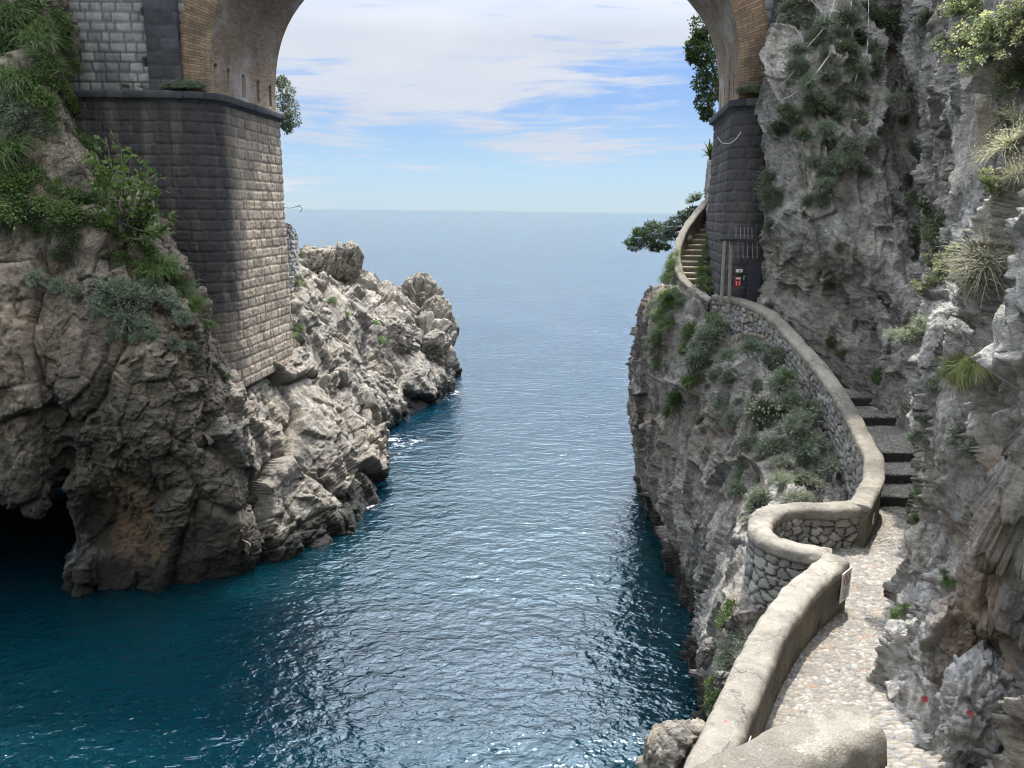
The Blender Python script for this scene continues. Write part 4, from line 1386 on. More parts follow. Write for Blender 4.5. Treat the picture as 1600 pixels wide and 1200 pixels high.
def cobble_sheet(Xl, Xr, Y, zf, res, seed, stone=(0.094, 0.068), dirt=None):
    """grid between the two edges; Xl, Xr, Y: arrays along the way"""
    L = np.concatenate([[0], np.cumsum(np.hypot(np.diff(Y), np.diff((Xl + Xr) / 2)))])
    nu = max(int(L[-1] / res), 3)
    q = np.linspace(0, L[-1], nu)
    xl, xr, y = np.interp(q, L, Xl), np.interp(q, L, Xr), np.interp(q, L, Y)
    nv = max(int((xr - xl).max() / res), 3)
    v = np.linspace(0, 1, nv)
    P = np.zeros((nu, nv, 3))
    P[..., 0] = xl[:, None] * (1 - v) + xr[:, None] * v
    P[..., 1] = y[:, None]
    P[..., 2] = zf(P[..., 0], P[..., 1])
    xy = P[..., :2].reshape(-1, 2)
    w = np.stack([perlin(np.column_stack([xy / 0.2, 0 * xy[:, :1]]), seed), perlin(np.column_stack([xy / 0.2, 0 * xy[:, :1] + 5]), seed + 1)], 1)
    H, V, E, F1 = cells2(xy / np.array(stone) + 0.16 * w, seed)
    k = np.clip((E - 0.10) / 0.30, 0, 1)
    k = k * k * (3 - 2 * k)
    lvl = _rnd(H, 9)
    h = k * (0.012 + 0.016 * lvl) + 0.004 * perlin(np.column_stack([xy / 0.03, 0 * xy[:, :1]]), seed)
    h += 0.03 * fbm(np.column_stack([xy / 1.3, 0 * xy[:, :1]]), 3, seed + 4)
    dm = np.zeros(len(xy)) if dirt is None else dirt(P.reshape(-1, 3))
    h = h * (1 - 0.75 * dm)
    P[..., 2] += h.reshape(nu, nv)
    tint = _rnd(H, 8)
    joint = np.clip(1 - (E - 0.10) / 0.10, 0, 1)
    return P, {'tint': tint, 'joint': joint, 'dirt': dm}


# edges of the path: under the walls on the sea side, under the cliff on the land side
nl = np.array(near_top)[::-1]
edgeY = np.array([4.0, 6.0, 7.2, 8.5, 10.0, 11.5, 12.6, 13.0, 13.6, 14.4, 15.2, 15.6, 16.2, 17.7])
xl_near = np.interp(edgeY, nl[:, 1], nl[:, 0])
bx = min(p[0] for p in bast)
edgeL = np.where(edgeY < 12.7, xl_near, np.interp(edgeY, [12.7, 13.0, 13.6, 14.4, 15.2, 15.6, 16.2, 17.7], [5.7, 5.3, 5.0, 4.95, 5.4, 6.9, 7.7, 8.6]))
edgeR = np.interp(edgeY, [4.0, 7.0, 8.5, 10.0, 11.5, 12.6, 14.0, 15.2, 16.9], [6.0, 6.4, 6.6, 7.0, 7.9, 8.8, 9.9, 10.3, 11.0])


def dirt_right(P):
    # bare earth where the cobbles run out against the cliff
    e = np.interp(P[:, 1], [8, 9.2, 10.5, 11.5, 12.6, 13.5, 15, 17], [6.0, 5.55, 6.1, 6.85, 7.6, 8.1, 8.9, 9.4])
    n = fbm(P / 0.5, 4, 140)
    return np.clip((P[:, 0] - e + 0.35 * n) / 0.22, 0, 1)


P, A = cobble_sheet(edgeL, edgeR, edgeY, lambda x, y: Z0 + 0 * x, 0.017, 121, dirt=dirt_right)
me = mesh_from('path', P.reshape(-1, 3), grid_faces(P.shape[0], P.shape[1], flip=True), attrs=A)
o = new_obj('path', me, M_cobble)
o['kind'] = 'structure'

# ramp of cobbled concrete rising towards the viewer
RAMP_Y1 = 10.05
def ramp_z(x, y):
    return Z0 + 0.05 + 0.25 * (RAMP_Y1 - y)


ry = np.array([1.0, 4.0, 7.56, 9.0, RAMP_Y1])
rl = np.array([2.0, 2.8, 3.95, 4.75, 5.40])
rr = np.array([4.8, 5.2, 6.3, 6.6, 6.9])
P, A = cobble_sheet(rl, rr, ry, ramp_z, 0.014, 131, stone=(0.15, 0.095))
V = P.reshape(-1, 3)
nu, nv = P.shape[:2]
base = P.copy()
base[..., 2] -= 0.5
F = [grid_faces(nu, nv, flip=True)]
left, leftb = P[:, 0], np.column_stack([P[:, 0, 0], P[:, 0, 1], np.full(nu, Z0 - 0.6)])
k = len(V)
V = np.vstack([V, left, leftb])
F.append(np.array([[k + i, k + i + 1, k + nu + i + 1, k + nu + i] for i in range(nu - 1)]))
endr = P[-1]
k2 = len(V)
V = np.vstack([V, endr, np.column_stack([endr[:, 0], endr[:, 1] + 0.02, np.full(nv, Z0 - 0.3)])])
F.append(np.array([[k2 + i, k2 + i + 1, k2 + nv + i + 1, k2 + nv + i] for i in range(nv - 1)]))
for kk in A:
    A[kk] = np.concatenate([A[kk], np.zeros(2 * nu) + (1 if kk == 'joint' else 0), np.zeros(2 * nv) + (1 if kk == 'joint' else 0)])
A['joint'][:] = np.clip(A['joint'] * 1.0, 0, 1)
me = mesh_from('path', V, F, attrs=A)
o = new_obj('path', me, M_cobble)
o['kind'] = 'structure'

# landing under the viewer
mb = MB()
mb.box((1.0, 1.2, 6.6), (5.2, 3.6, 3.4), bevel=0.05)
mb.box((1.0, -2.4, 7.6), (5.2, 3.5, 5.6), bevel=0.05)
me = mesh_from('landing', mb.verts(), mb.faces(), False)
o = new_obj('landing', me, M_plaster_f)
o['kind'] = 'structure'

# ------------------------------------------------------------------ cobbled stairs climbing to the bridge
def build_stairs():
    root = empty('stone_stairway', (8.8, 17.0, Z0), 'cobbled stairway of long shallow treads with dark risers between the parapet and the cliff', 'stairs')
    edges_px = [(1400, 792), (1405, 757), (1405, 722), (1388, 666), (1365, 635), (1345, 607), (1322, 571), (1303, 545)]
    rise, slope = 0.235, 0.10
    y_prev, z_prev = 16.0, Z0
    ys, zs = [], []
    for px, py in edges_px:
        d = ray(px, py)
        k = d[2] / d[1]
        y = (z_prev - slope * y_prev - CAM[2]) / (k - slope) if ys else (Z0 - CAM[2]) / k
        z = z_prev + slope * (y - y_prev) if ys else Z0
        ys.append(y)
        zs.append(z)
        y_prev, z_prev = y, z + rise
    while ys[-1] < 25.0 and z_prev < 8.1:
        y = ys[-1] + 0.75
        zs.append(z_prev + slope * 0.75)
        ys.append(y)
        z_prev = zs[-1] + rise
    st = np.array(stair_top)[::-1]
    xl_f = lambda y: np.interp(y, st[:, 1], st[:, 0])
    xr_f = lambda y: np.interp(y, [15, 17, 18.5, 20, 22, 24, 26], [12.2, 12.2, 12.3, 12.2, 12.0, 11.2, 10.4])
    for i, (y, z) in enumerate(zip(ys, zs)):
        y2 = ys[i + 1] + 0.01 if i + 1 < len(ys) else 28.5
        yy = np.linspace(y, y2, 12)
        zt = z + rise
        P, A = cobble_sheet(xl_f(yy), xr_f(yy), yy, lambda X, Yv: zt + slope * (Yv - y) if i + 1 < len(ys) else zt + 0 * X, 0.02, 150 + i, stone=(0.10, 0.08))
        stp = part('step', P.reshape(-1, 3), grid_faces(P.shape[0], P.shape[1], flip=True), M_cobble, root, attrs=A)
        mb = MB()
        x0, x1 = float(xl_f(y)), float(xr_f(y))
        n = 26
        xs = np.linspace(x0, x1, n)
        jz = 0.012 * fbm(np.column_stack([xs / 0.3, 0 * xs, 0 * xs + i]), 3, 160)
        rows = []
        for dy, zz in ((0.0, z - 0.25), (-0.012, zt - 0.02), (0.0, zt + 0.006), (0.10, zt + 0.018), (0.13, zt - 0.05)):
            rows.append(np.column_stack([xs, y + dy + jz, zz + jz]))
        Pm = np.stack(rows, 1)
        mb.add(Pm.reshape(-1, 3), grid_faces(n, 5, flip=False))
        mb.part('riser', M_kerb, stp)
    return ys, zs


YS, ZS = build_stairs()

# ------------------------------------------------------------------ upper flight winding round the pier towards the sea
M_step = flat_mat('worn_step_stone', (0.42, 0.37, 0.28), 0.9, var=0.25)
M_riser = flat_mat('step_riser_stone', (0.16, 0.14, 0.115), 0.95, var=0.35)


def build_upper_flight():
    n = 18
    root = empty('upper_stairway', (6.6, 28.0, 8.3), 'narrow flight of pale worn steps curving up round the bridge pier above the sea', 'stairs')
    # left (parapet) and right (pier) ends of each step, bottom to top
    lp = [(1078, 462), (1068, 440), (1065, 415), (1066, 390), (1074, 365), (1087, 342), (1100, 323), (1108, 312)]
    rp = [(1116, 466), (1106, 440), (1102, 415), (1101, 390), (1103, 365), (1107, 342), (1111, 326), (1114, 316)]
    t = np.linspace(0, len(lp) - 1, n + 1)
    Yc = np.linspace(27.0, 33.6, n + 1)
    zc = np.linspace(8.15, 11.75, n + 1)
    L = catmull(np.array([[px, py] for px, py in lp], float), t)
    Rr = catmull(np.array([[px, py] for px, py in rp], float), t)
    for i in range(n):
        mb = MB()
        z0, z1 = zc[i], zc[i] + 0.215
        q = []
        for (E, j) in ((L, i), (Rr, i), (Rr, i + 1), (L, i + 1)):
            x = at(E[j][0], 400, Yc[j])[0]
            q.append(np.array([x, Yc[j] + (0.03 if j > i else 0), 0]))
        ex = np.array([0.25, 0, 0])
        c = [q[0] - ex, q[1] + ex * 0.5, q[2] + ex * 0.5, q[3] - ex]
        lift_ = np.array([0, -0.03, 0])
        V = [p * [1, 1, 0] + [0, 0, z0 - 0.3] for p in c] + [p * [1, 1, 0] + [0, 0, z1 - 0.05] for p in c]
        mb.add(V, [[0, 1, 5, 4], [1, 2, 6, 5], [2, 3, 7, 6], [3, 0, 4, 7]])
        stp = mb.part('step', M_riser, root)
        mb2 = MB()
        c2 = [c[0] + lift_, c[1] + lift_, c[2], c[3]]
        V = [p * [1, 1, 0] + [0, 0, z1 - 0.05] for p in c2] + [p * [1, 1, 0] + [0, 0, z1] for p in c2]
        mb2.add(V, [[0, 1, 5, 4], [1, 2, 6, 5], [2, 3, 7, 6], [3, 0, 4, 7], [4, 5, 6, 7], [3, 2, 1, 0]])
        mb2.part('tread', M_step, stp)
    cap_px = [(1112, 468), (1094, 456), (1070, 436), (1059, 412), (1058, 390), (1066, 364), (1081, 340), (1096, 322), (1108, 308)]
    tt = np.linspace(0, 1, len(cap_px))
    pts = []
    for (px, py), u in zip(cap_px, tt):
        pts.append(at(px, py, 26.6 + u * 7.2))
    wall('upper_stair_wall', 'narrow cement coped parapet curving up beside the upper steps above the sea', pts, 0.26, [0.9, 0.9, 1.0, 1.0, 1.0, 0.9], [1.7, 2.0, 2.3, 2.4, 2.2, 1.8],
         (M_plaster, M_plaster_dark, M_rubble_far), 113, inner=1, stone=0.22, ends=(True, True), cap=0.1, res=0.05)


build_upper_flight()

# dry wall behind the left pier
def build_dry_wall():
    root = empty('retaining_wall', (-10.5, 36, 8), 'rough rubble retaining wall standing behind the left bridge pier above the rocks', 'wall')
    C = np.array([at(430, 345, 35.0), at(452, 350, 36.0), at(462, 366, 37.2), at(463, 400, 38.6)])
    Cb = C.copy()
    Cb[:, 2] = at(455, 440, 36.5)[2] - 0.8
    B, T = resample(Cb, 90, True)[0], resample(C, 90, True)[0]
    v = np.linspace(0, 1, 80)
    P = B[:, None] * (1 - v[None, :, None]) + T[:, None] * v[None, :, None]
    s = np.linspace(0, 4, 90)[:, None] + 0 * v[None]
    z = P[..., 2]
    h, tint, jm = rubble(s, z, 0.26, 171)
    N = grid_normals(P)
    Q = P + N * (0.07 * h)[..., None]
    Q[..., 2] += (v ** 6)[None] * 0.25 * fbm(P.reshape(-1, 3) / 0.5, 3, 172).reshape(s.shape)
    part('wall_face', Q.reshape(-1, 3), grid_faces(90, 80), M_rubble, root, attrs={'tint': tint, 'joint': jm})
    top = np.stack([Q[:, -1], Q[:, -1] + [-0.5, 0.3, -0.02], Q[:, -1] + [-0.6, 0.3, -2]], 1)
    part('wall_top', top.reshape(-1, 3), grid_faces(90, 3), M_rubble_far, root, attrs={'tint': np.full(270, .5), 'joint': np.zeros(270)})


build_dry_wall()

# ------------------------------------------------------------------ plants
L_green = leaf_mat('leaf_fresh_green', (0.06, 0.105, 0.03), (0.14, 0.20, 0.06))
L_dark = leaf_mat('leaf_dark_green', (0.025, 0.045, 0.018), (0.065, 0.098, 0.036))
L_scrub = leaf_mat('leaf_scrub', (0.085, 0.115, 0.068), (0.175, 0.21, 0.13))
L_grey = leaf_mat('leaf_grey_green', (0.12, 0.155, 0.11), (0.25, 0.285, 0.21), trans=0.25)
L_silver = leaf_mat('leaf_silver', (0.17, 0.20, 0.155), (0.30, 0.32, 0.25), trans=0.3)
L_yellow = leaf_mat('leaf_spurge', (0.11, 0.145, 0.075), (0.22, 0.25, 0.15), (0.38, 0.37, 0.22), trans=0.4)
L_grass = leaf_mat('leaf_grass', (0.12, 0.155, 0.045), (0.27, 0.27, 0.11), trans=0.4)
L_dry = leaf_mat('leaf_dry', (0.28, 0.27, 0.20), (0.48, 0.45, 0.34), trans=0.3)
L_flower = leaf_mat('leaf_flowering', (0.05, 0.075, 0.045), (0.12, 0.14, 0.085), (0.62, 0.60, 0.48), trans=0.3)
M_stem = flat_mat('stem_bark', (0.12, 0.10, 0.075), 0.9)
M_bark = flat_mat('grey_bark', (0.14, 0.125, 0.105), 0.95, var=0.35)


def unit(v):
    return v / (np.linalg.norm(v, axis=-1, keepdims=True) + 1e-9)


def leaves(C, D, size, ratio, rng, bend=0.25):
    """pointed leaves as bent quads from C along D; returns V, F"""
    n = len(C)
    size = np.broadcast_to(np.asarray(size, float), (n,))
    rnd = unit(rng.normal(size=(n, 3)))
    Sd = unit(np.cross(D, rnd))
    Nn = np.cross(Sd, D)
    l, w = size[:, None], (size * ratio)[:, None]
    mid = C + D * l * 0.5 + Nn * l * bend * 0.4
    V = np.stack([C, mid + Sd * w * 0.5, C + D * l, mid - Sd * w * 0.5], 1).reshape(-1, 3)
    return V, np.arange(4 * n).reshape(-1, 4)


def dirs(n, rng, zmin=-0.1, zpow=1.0):
    z = zmin + (1 - zmin) * rng.random(n) ** zpow
    a = rng.random(n) * 2 * np.pi
    r = np.sqrt(np.clip(1 - z * z, 0, 1))
    return np.column_stack([r * np.cos(a), r * np.sin(a), z])


def stems_mesh(n, rng, length, r, droop=0.2, zmin=0.1):
    mb = MB()
    d = dirs(n, rng, zmin)
    for k in range(n):
        t = np.linspace(0, 1, 5)[:, None]
        p = d[k] * t * length * (0.6 + 0.4 * rng.random()) + np.array([0, 0, -droop]) * t ** 2 * length * rng.random()
        mb.tube(p, np.linspace(r, r * 0.45, 5), 4, cap=False)
    return mb.verts(), mb.faces()[0]


def g_cushion(seed, n=260, per=7, leaf=0.19, ratio=0.2, zmin=-0.2):
    rng = np.random.default_rng(seed)
    d = dirs(n, rng, zmin)
    L = (0.62 + 0.42 * rng.random(n)) * (0.72 + 0.75 * perlin(d * 1.6 + seed, seed))
    t = np.tile(np.linspace(0.35, 1.0, per), n)
    dd = np.repeat(d, per, 0)
    C = dd * (np.repeat(L, per) * t)[:, None] + rng.normal(size=(n * per, 3)) * 0.025
    D = unit(dd + 0.75 * rng.normal(size=dd.shape))
    V, F = leaves(C, D, leaf * (0.7 + 0.6 * rng.random(n * per)), ratio, rng)
    tint = np.repeat(np.clip(np.repeat(rng.random(n), per) * 0.55 + t * 0.3 + rng.random(n * per) * 0.1, 0, 0.87), 4)
    return V, F, tint, stems_mesh(22, rng, 0.8, 0.022)


def g_leafy(seed, n=900, leaf=0.15, ratio=0.62):
    rng = np.random.default_rng(seed)
    k = 16
    cc = dirs(k, rng, -0.1) * (0.35 + 0.45 * rng.random((k, 1)))
    i = rng.integers(0, k, n)
    C = cc[i] + rng.normal(size=(n, 3)) * 0.17
    D = unit(unit(C) + 0.9 * rng.normal(size=C.shape) - [0, 0, 0.35])
    V, F = leaves(C, D, leaf * (0.55 + 0.8 * rng.random(n)), ratio, rng, 0.4)
    tint = np.repeat(np.clip((rng.random(k)[i]) * 0.5 + 0.37 * rng.random(n), 0, 0.87), 4)
    return V, F, tint, stems_mesh(12, rng, 0.75, 0.03)


def g_grass(seed, n=420, w=0.022, droop=0.9, spread=0.2, zmin=0.2):
    rng = np.random.default_rng(seed)
    d = dirs(n, rng, zmin)
    base = np.column_stack([rng.normal(size=n) * spread * 0.5, rng.normal(size=n) * spread * 0.5, np.zeros(n)])
    L = 0.6 + 0.7 * rng.random(n)
    t = np.linspace(0, 1, 6)
    P = base[:, None] + d[:, None] * (L[:, None] * t)[..., None] + np.array([0, 0, -1.0]) * (droop * (0.3 + 0.7 * rng.random(n))[:, None] * L[:, None] * t ** 2.2)[..., None]
    sd = unit(np.cross(d, [0, 0, 1.0]))
    ww = w * (1 - t ** 2) + 0.002
    V = np.stack([P + sd[:, None] * ww[None, :, None], P - sd[:, None] * ww[None, :, None]], 2)      # n,6,2,3
    b = np.arange(n)[:, None] * 12 + np.arange(5)[None] * 2
    F = np.stack([b, b + 1, b + 3, b + 2], -1).reshape(-1, 4)
    tint = np.repeat(rng.random(n) * 0.87, 12)
    rng2 = np.random.default_rng(seed + 1)
    return V.reshape(-1, 3), F, tint, stems_mesh(8, rng2, 0.35, 0.02)


def g_spurge(seed, n=46, heads=0.55):
    rng = np.random.default_rng(seed)
    d = dirs(n, rng, 0.0)
    L = 0.65 + 0.4 * rng.random(n)
    Vs, Fs, Ts, off = [], [], [], 0
    for k in range(n):
        up = np.array([0, 0, 0.25])
        m = 26
        t = np.linspace(0.35, 0.97, m)
        C = d[k] * (L[k] * t)[:, None] + up * (t ** 2)[:, None] * L[k]
        D = unit(d[k] * 0.35 + rng.normal(size=(m, 3)) * 0.8)
        V, F = leaves(C, D, 0.17 * (0.7 + 0.5 * rng.random(m)), 0.26, rng, 0.3)
        Vs.append(V); Fs.append(F + off); off += len(V)
        Ts.append(np.full(len(V), 0.1 + 0.7 * rng.random()))
        if rng.random() < heads:
            m2 = 22
            c = d[k] * L[k] + up * L[k]
            C = c + rng.normal(size=(m2, 3)) * 0.045
            V, F = leaves(C, unit(unit(C - c) + [0, 0, 0.4]), 0.075, 0.8, rng, 0.3)
            Vs.append(V); Fs.append(F + off); off += len(V)
            Ts.append(np.full(len(V), 1.0))
    return np.vstack(Vs), np.vstack(Fs), np.concatenate(Ts), stems_mesh(26, rng, 0.95, 0.018, droop=-0.2)


def g_dry(seed, n=120):
    rng = np.random.default_rng(seed)
    V1, F1, t1, st = g_grass(seed, 150, 0.010, 0.55, 0.3, 0.05)
    d = dirs(n, rng, -0.05)
    per = 7
    L = 0.6 + 0.45 * rng.random(n)
    t = np.tile(np.linspace(0.4, 1.0, per), n)
    dd = np.repeat(d, per, 0)
    C = dd * (np.repeat(L, per) * t)[:, None] + rng.normal(size=(n * per, 3)) * 0.04
    V2, F2 = leaves(C, unit(dd + 0.7 * rng.normal(size=dd.shape)), 0.12 * (0.6 + 0.7 * rng.random(n * per)), 0.2, rng)
    return np.vstack([V1, V2]), np.vstack([F1, F2 + len(V1)]), np.concatenate([t1, np.repeat(rng.random(n * per) * 0.87, 4)]), stems_mesh(30, rng, 1.0, 0.012, 0.5)


def g_flowering(seed):
    V, F, t, st = g_cushion(seed, 230, 7, 0.15, 0.24)
    rng = np.random.default_rng(seed + 5)
    d = dirs(46, rng, 0.1)
    m = 10
    c = np.repeat(d * 1.02, m, 0)
    C = c + rng.normal(size=c.shape) * 0.025
    V2, F2 = leaves(C, unit(rng.normal(size=C.shape)), 0.06, 0.8, rng)
    return np.vstack([V, V2]), np.vstack([F, F2 + len(V)]), np.concatenate([t, np.ones(len(V2))]), st


KINDS = {}


def kind(key, gen, mat, name, cat, nvar=3, seed=1):
    KINDS[key] = dict(vars=[], mat=mat, name=name, cat=cat)
    for k in range(nvar):
        V, F, t, (sv, sf) = gen(seed * 100 + k)
        me = mesh_from('foliage', V, F, False, {'tint': t})
        me.materials.append(mat)
        ms = mesh_from('stem', sv, sf, True)
        ms.materials.append(M_stem)
        KINDS[key]['vars'].append((me, ms))


kind('cushion', g_cushion, L_grey, 'cushion_shrub', 'shrub', 4, 1)
kind('silver', lambda s: g_cushion(s, 260, 7, 0.20, 0.14, 0.0), L_silver, 'silvery_shrub', 'shrub', 3, 2)
kind('ivy', g_leafy, L_green, 'leafy_shrub', 'shrub', 4, 3)
kind('scrub', lambda s: g_cushion(s, 240, 8, 0.20, 0.26, -0.3), L_scrub, 'scrub_bush', 'bush', 4, 11)
kind('dark', lambda s: g_leafy(s, 1000, 0.12, 0.5), L_dark, 'dark_shrub', 'shrub', 3, 4)
kind('grass', lambda s: g_grass(s, 900, 0.010, 1.3, 0.3, 0.0), L_grass, 'grass_tuft', 'grass', 3, 5)
kind('green_grass', lambda s: g_grass(s, 750, 0.013, 0.9, 0.6, 0.1), L_green, 'grassy_clump', 'grass', 3, 6)
kind('spurge', g_spurge, L_yellow, 'spurge_plant', 'plant', 3, 7)
kind('dry', g_dry, L_dry, 'dry_shrub', 'shrub', 3, 8)
kind('flower', g_flowering, L_flower, 'flowering_shrub', 'shrub', 2, 9)

AV = np.vstack(CLIFF_V)
AN = np.vstack(CLIFF_N)
AX, AY, AD = project(AV)
_ok = (AD > 1) & (AX > -60) & (AX < 1660) & (AY > -60) & (AY < 1260)
AV, AN, AX, AY, AD = AV[_ok], AN[_ok], AX[_ok], AY[_ok], AD[_ok]


def pick(px, py, r=5):
    """the point of rock that shows at a pixel of the photograph, with its normal and distance"""
    for rr in (r, 2 * r, 5 * r):
        m = np.where((np.abs(AX - px) < rr) & (np.abs(AY - py) < rr))[0]
        if len(m):
            k = m[np.argmin(AD[m])]
            near = m[AD[m] < AD[k] + 0.4]
            n = unit(AN[near].mean(0))
            return AV[k], n, AD[k]
    return None


COUNT = 0


def plant(key, px, py, rpx, label, group=None, flat=1.0, sink=0.12):
    global COUNT
    hit = pick(px, py)
    if hit is None:
        return None
    p, n, d = hit
    if n @ (CAM - p) < 0:
        n = -n
    K = KINDS[key]
    me, ms = K['vars'][COUNT % len(K['vars'])]
    COUNT += 1
    r = rpx / FPX * d
    ax = Vector(unit(0.55 * n + np.array([0, 0, 0.6])))
    q = Vector((0, 0, 1)).rotation_difference(ax) @ Quaternion((0, 0, 1), random.random() * 6.28)
    e = empty(K['name'], p - np.asarray(ax) * sink * r, label, K['cat'], group)
    e.rotation_mode = 'QUATERNION'
    e.rotation_quaternion = q
    e.scale = (r * random.uniform(0.8, 1.25), r * random.uniform(0.8, 1.25), r * flat * random.uniform(0.7, 1.1))
    for nm, m in (('foliage', me), ('stem', ms)):
        c = bpy.data.objects.new(nm, m)
        COL.objects.link(c)
        c.parent = e
    return e


GROW = 1.3


def many(key, pts, label, group, jitter=3, extra=0, **kw):
    for (px, py, r) in pts:
        plant(key, px + random.uniform(-jitter, jitter), py + random.uniform(-jitter, jitter), r * GROW, label, group, **kw)
        for _ in range(extra):                                  # smaller neighbours up and down the same crack
            a = random.uniform(-0.6, 0.6) + random.choice((1.57, -1.57))
            plant(key, px + r * 1.3 * math.cos(a), py + r * 1.3 * math.sin(a), r * GROW * random.uniform(0.45, 0.8), label, group, **kw)


# left: lush green on top of the cliff against the bridge
G = 'green plants on the top left slope'
many('green_grass', [(10, 20, 34), (62, 22, 26), (24, 66, 34), (80, 92, 28), (34, 112, 30), (100, 132, 24), (8, 120, 26), (128, 198, 18), (55, 48, 28), (105, 60, 16)], 'long bright green grass hanging over the top of the shaded left cliff', G)
many('ivy', [(40, 15, 26), (60, 150, 26), (112, 166, 20), (88, 184, 18), (142, 226, 18), (152, 256, 18), (8, 62, 26), (72, 122, 24), (165, 288, 18), (90, 30, 20), (112, 100, 18), (30, 145, 20)], 'leafy green shrub on the crest of the left cliff below the grey bridge wall', G)
many('cushion', [(10, 160, 32), (42, 188, 28), (20, 200, 22), (70, 200, 18)], 'grey green cushion on pale bare rock near the top of the left cliff', 'grey cushions high on the left cliff')
G = 'shrubs on the left ledge under the fig'
many('ivy', [(8, 290, 23), (42, 300, 23), (22, 330, 23), (72, 312, 21), (104, 332, 23), (62, 362, 18), (142, 342, 21), (120, 304, 17), (180, 352, 21), (216, 372, 20), (238, 398, 17), (186, 398, 20), (262, 424, 14), (90, 290, 15)], 'bright leafy shrub on the broken ledge of the left cliff under the fig tree', G)
many('dark', [(112, 376, 18), (96, 400, 15), (14, 362, 18), (150, 312, 18), (60, 336, 18), (100, 355, 18), (35, 345, 17), (205, 345, 17), (228, 352, 15)], 'dark glossy shrub tucked in the shade of the left cliff ledge', 'dark shrubs on the left ledge')
many('green_grass', [(288, 446, 20), (308, 470, 18), (252, 410, 22), (326, 500, 14), (46, 268, 22), (6, 228, 26)], 'green grass clump on the left crest beside the black foot of the pier', 'grass along the left crest')
many('cushion', [(180, 450, 28), (216, 460, 30), (242, 442, 24), (200, 490, 26), (160, 470, 22), (60, 430, 20), (92, 442, 18), (226, 502, 20), (262, 472, 20), (286, 492, 16), (276, 530, 14), (120, 462, 16), (242, 520, 16), (210, 530, 14), (300, 540, 10), (180, 520, 14), (190, 470, 22)], 'dark grey green cushion clinging to the left cliff face beneath the grassy crest', 'grey cushions on the left cliff face')
G = 'small tufts on the sunlit headland'
many('green_grass', [(415, 575, 9), (430, 590, 8), (470, 508, 9), (512, 462, 8), (545, 482, 7), (645, 460, 8), (456, 518, 8), (600, 532, 7), (360, 585, 8), (590, 500, 6)], 'small green tuft in a crack of the sunlit headland rocks', G)
many('grass', [(478, 432, 11), (470, 440, 8)], 'yellowish grass patch on the headland beside the retaining wall', 'yellow grass by the retaining wall')

# right cliff above the path
G = 'grey scrub high on the right cliff'
many('cushion', [(1240, 30, 24), (1272, 60, 22), (1322, 20, 24), (1300, 110, 22), (1262, 132, 20), (1332, 140, 20), (1306, 170, 19), (1350, 182, 19), (1290, 202, 19), (1236, 100, 16), (1440, 20, 19), (1365, 110, 19), (1250, 70, 17), (1290, 30, 20), (1340, 100, 20), (1225, 15, 19), (1470, 70, 16)], 'grey green scrub bush high on the shaded right cliff', G, extra=1)
many('scrub', [(1342, 60, 22), (1382, 30, 24), (1372, 82, 19), (1270, 165, 19), (1242, 182, 19), (1212, 196, 15), (1256, 212, 15), (1360, 15, 21), (1225, 165, 16), (1320, 75, 18)], 'mid green scrub bush on the right cliff beside the bridge pier', 'green scrub above the right pier')
many('cushion', [(1310, 250, 20), (1282, 290, 18), (1270, 252, 16), (1200, 282, 20), (1196, 302, 18), (1206, 322, 16), (1256, 320, 14), (1330, 232, 20), (1346, 262, 16), (1286, 310, 16), (1422, 232, 14), (1310, 390, 10), (1365, 215, 14), (1425, 300, 16), (1200, 350, 12)], 'grey tuft half way up the right cliff face in shade', 'grey tufts on the right cliff face', extra=1)
many('dark', [(1440, 330, 26), (1462, 352, 26), (1455, 382, 20), (1430, 362, 18)], 'dark green bush in the deep cleft of the right cliff', 'bushes in the right cleft')
many('silver', [(1400, 150, 18), (1406, 186, 14), (1418, 140, 12)], 'pale feathery plant hanging from the shaded right cliff', 'pale feathery plants')
many('spurge', [(1522, 66, 40), (1572, 70, 46), (1590, 122, 40), (1545, 104, 28), (1512, 10, 30), (1595, 24, 26)], 'yellow headed spurge leaning out at the upper right of the cliff', 'spurges at the top of the right cliff')
many('spurge', [(1482, 398, 22), (1464, 440, 24), (1450, 412, 16), (1545, 284, 22), (1440, 455, 12)], 'small pale yellow spurge on a ledge of the right cliff', 'spurges on the right ledge')
many('dry', [(1532, 400, 48), (1524, 440, 34), (1500, 425, 28), (1555, 420, 30)], 'big straw pale dry bush arching over the right ledge', 'straw bushes over the ledge')
many('dry', [(1562, 182, 36), (1576, 222, 40), (1592, 262, 30), (1546, 226, 30), (1585, 190, 30)], 'pale brittle bush high on the near right rock', 'pale bushes on the near right rock')
many('silver', [(1420, 526, 28), (1446, 518, 26), (1400, 520, 16)], 'silver green plant with drooping shoots beside the right ledge', 'silver plants by the ledge')
plant('grass', 1524, 556, 46, 'large yellow green grass tuft drooping from the right ledge above the path')
plant('grass', 1500, 560, 34, 'smaller grass tuft beside the large one on the right ledge')
many('cushion', [(1502, 682, 24), (1518, 695, 18), (1440, 655, 18), (1452, 602, 14), (1430, 690, 12)], 'dusky grey shrub on the rock wall right of the stairs', 'grey shrubs beside the stairs')
many('ivy', [(1300, 536, 11), (1364, 588, 12), (1310, 545, 9)], 'small green plant sprouting where the stairs meet the cliff', 'green sprouts along the stairs')
many('green_grass', [(1412, 950, 11), (1396, 966, 10), (1446, 782, 10), (1432, 812, 8), (1404, 985, 8), (1480, 905, 10)], 'green weeds at the foot of the right rock beside the cobbles', 'weeds beside the cobbles')
plant('dark', 1474, 896, 14, 'dark green weed in the hollow of the rock beside the cobbled path')

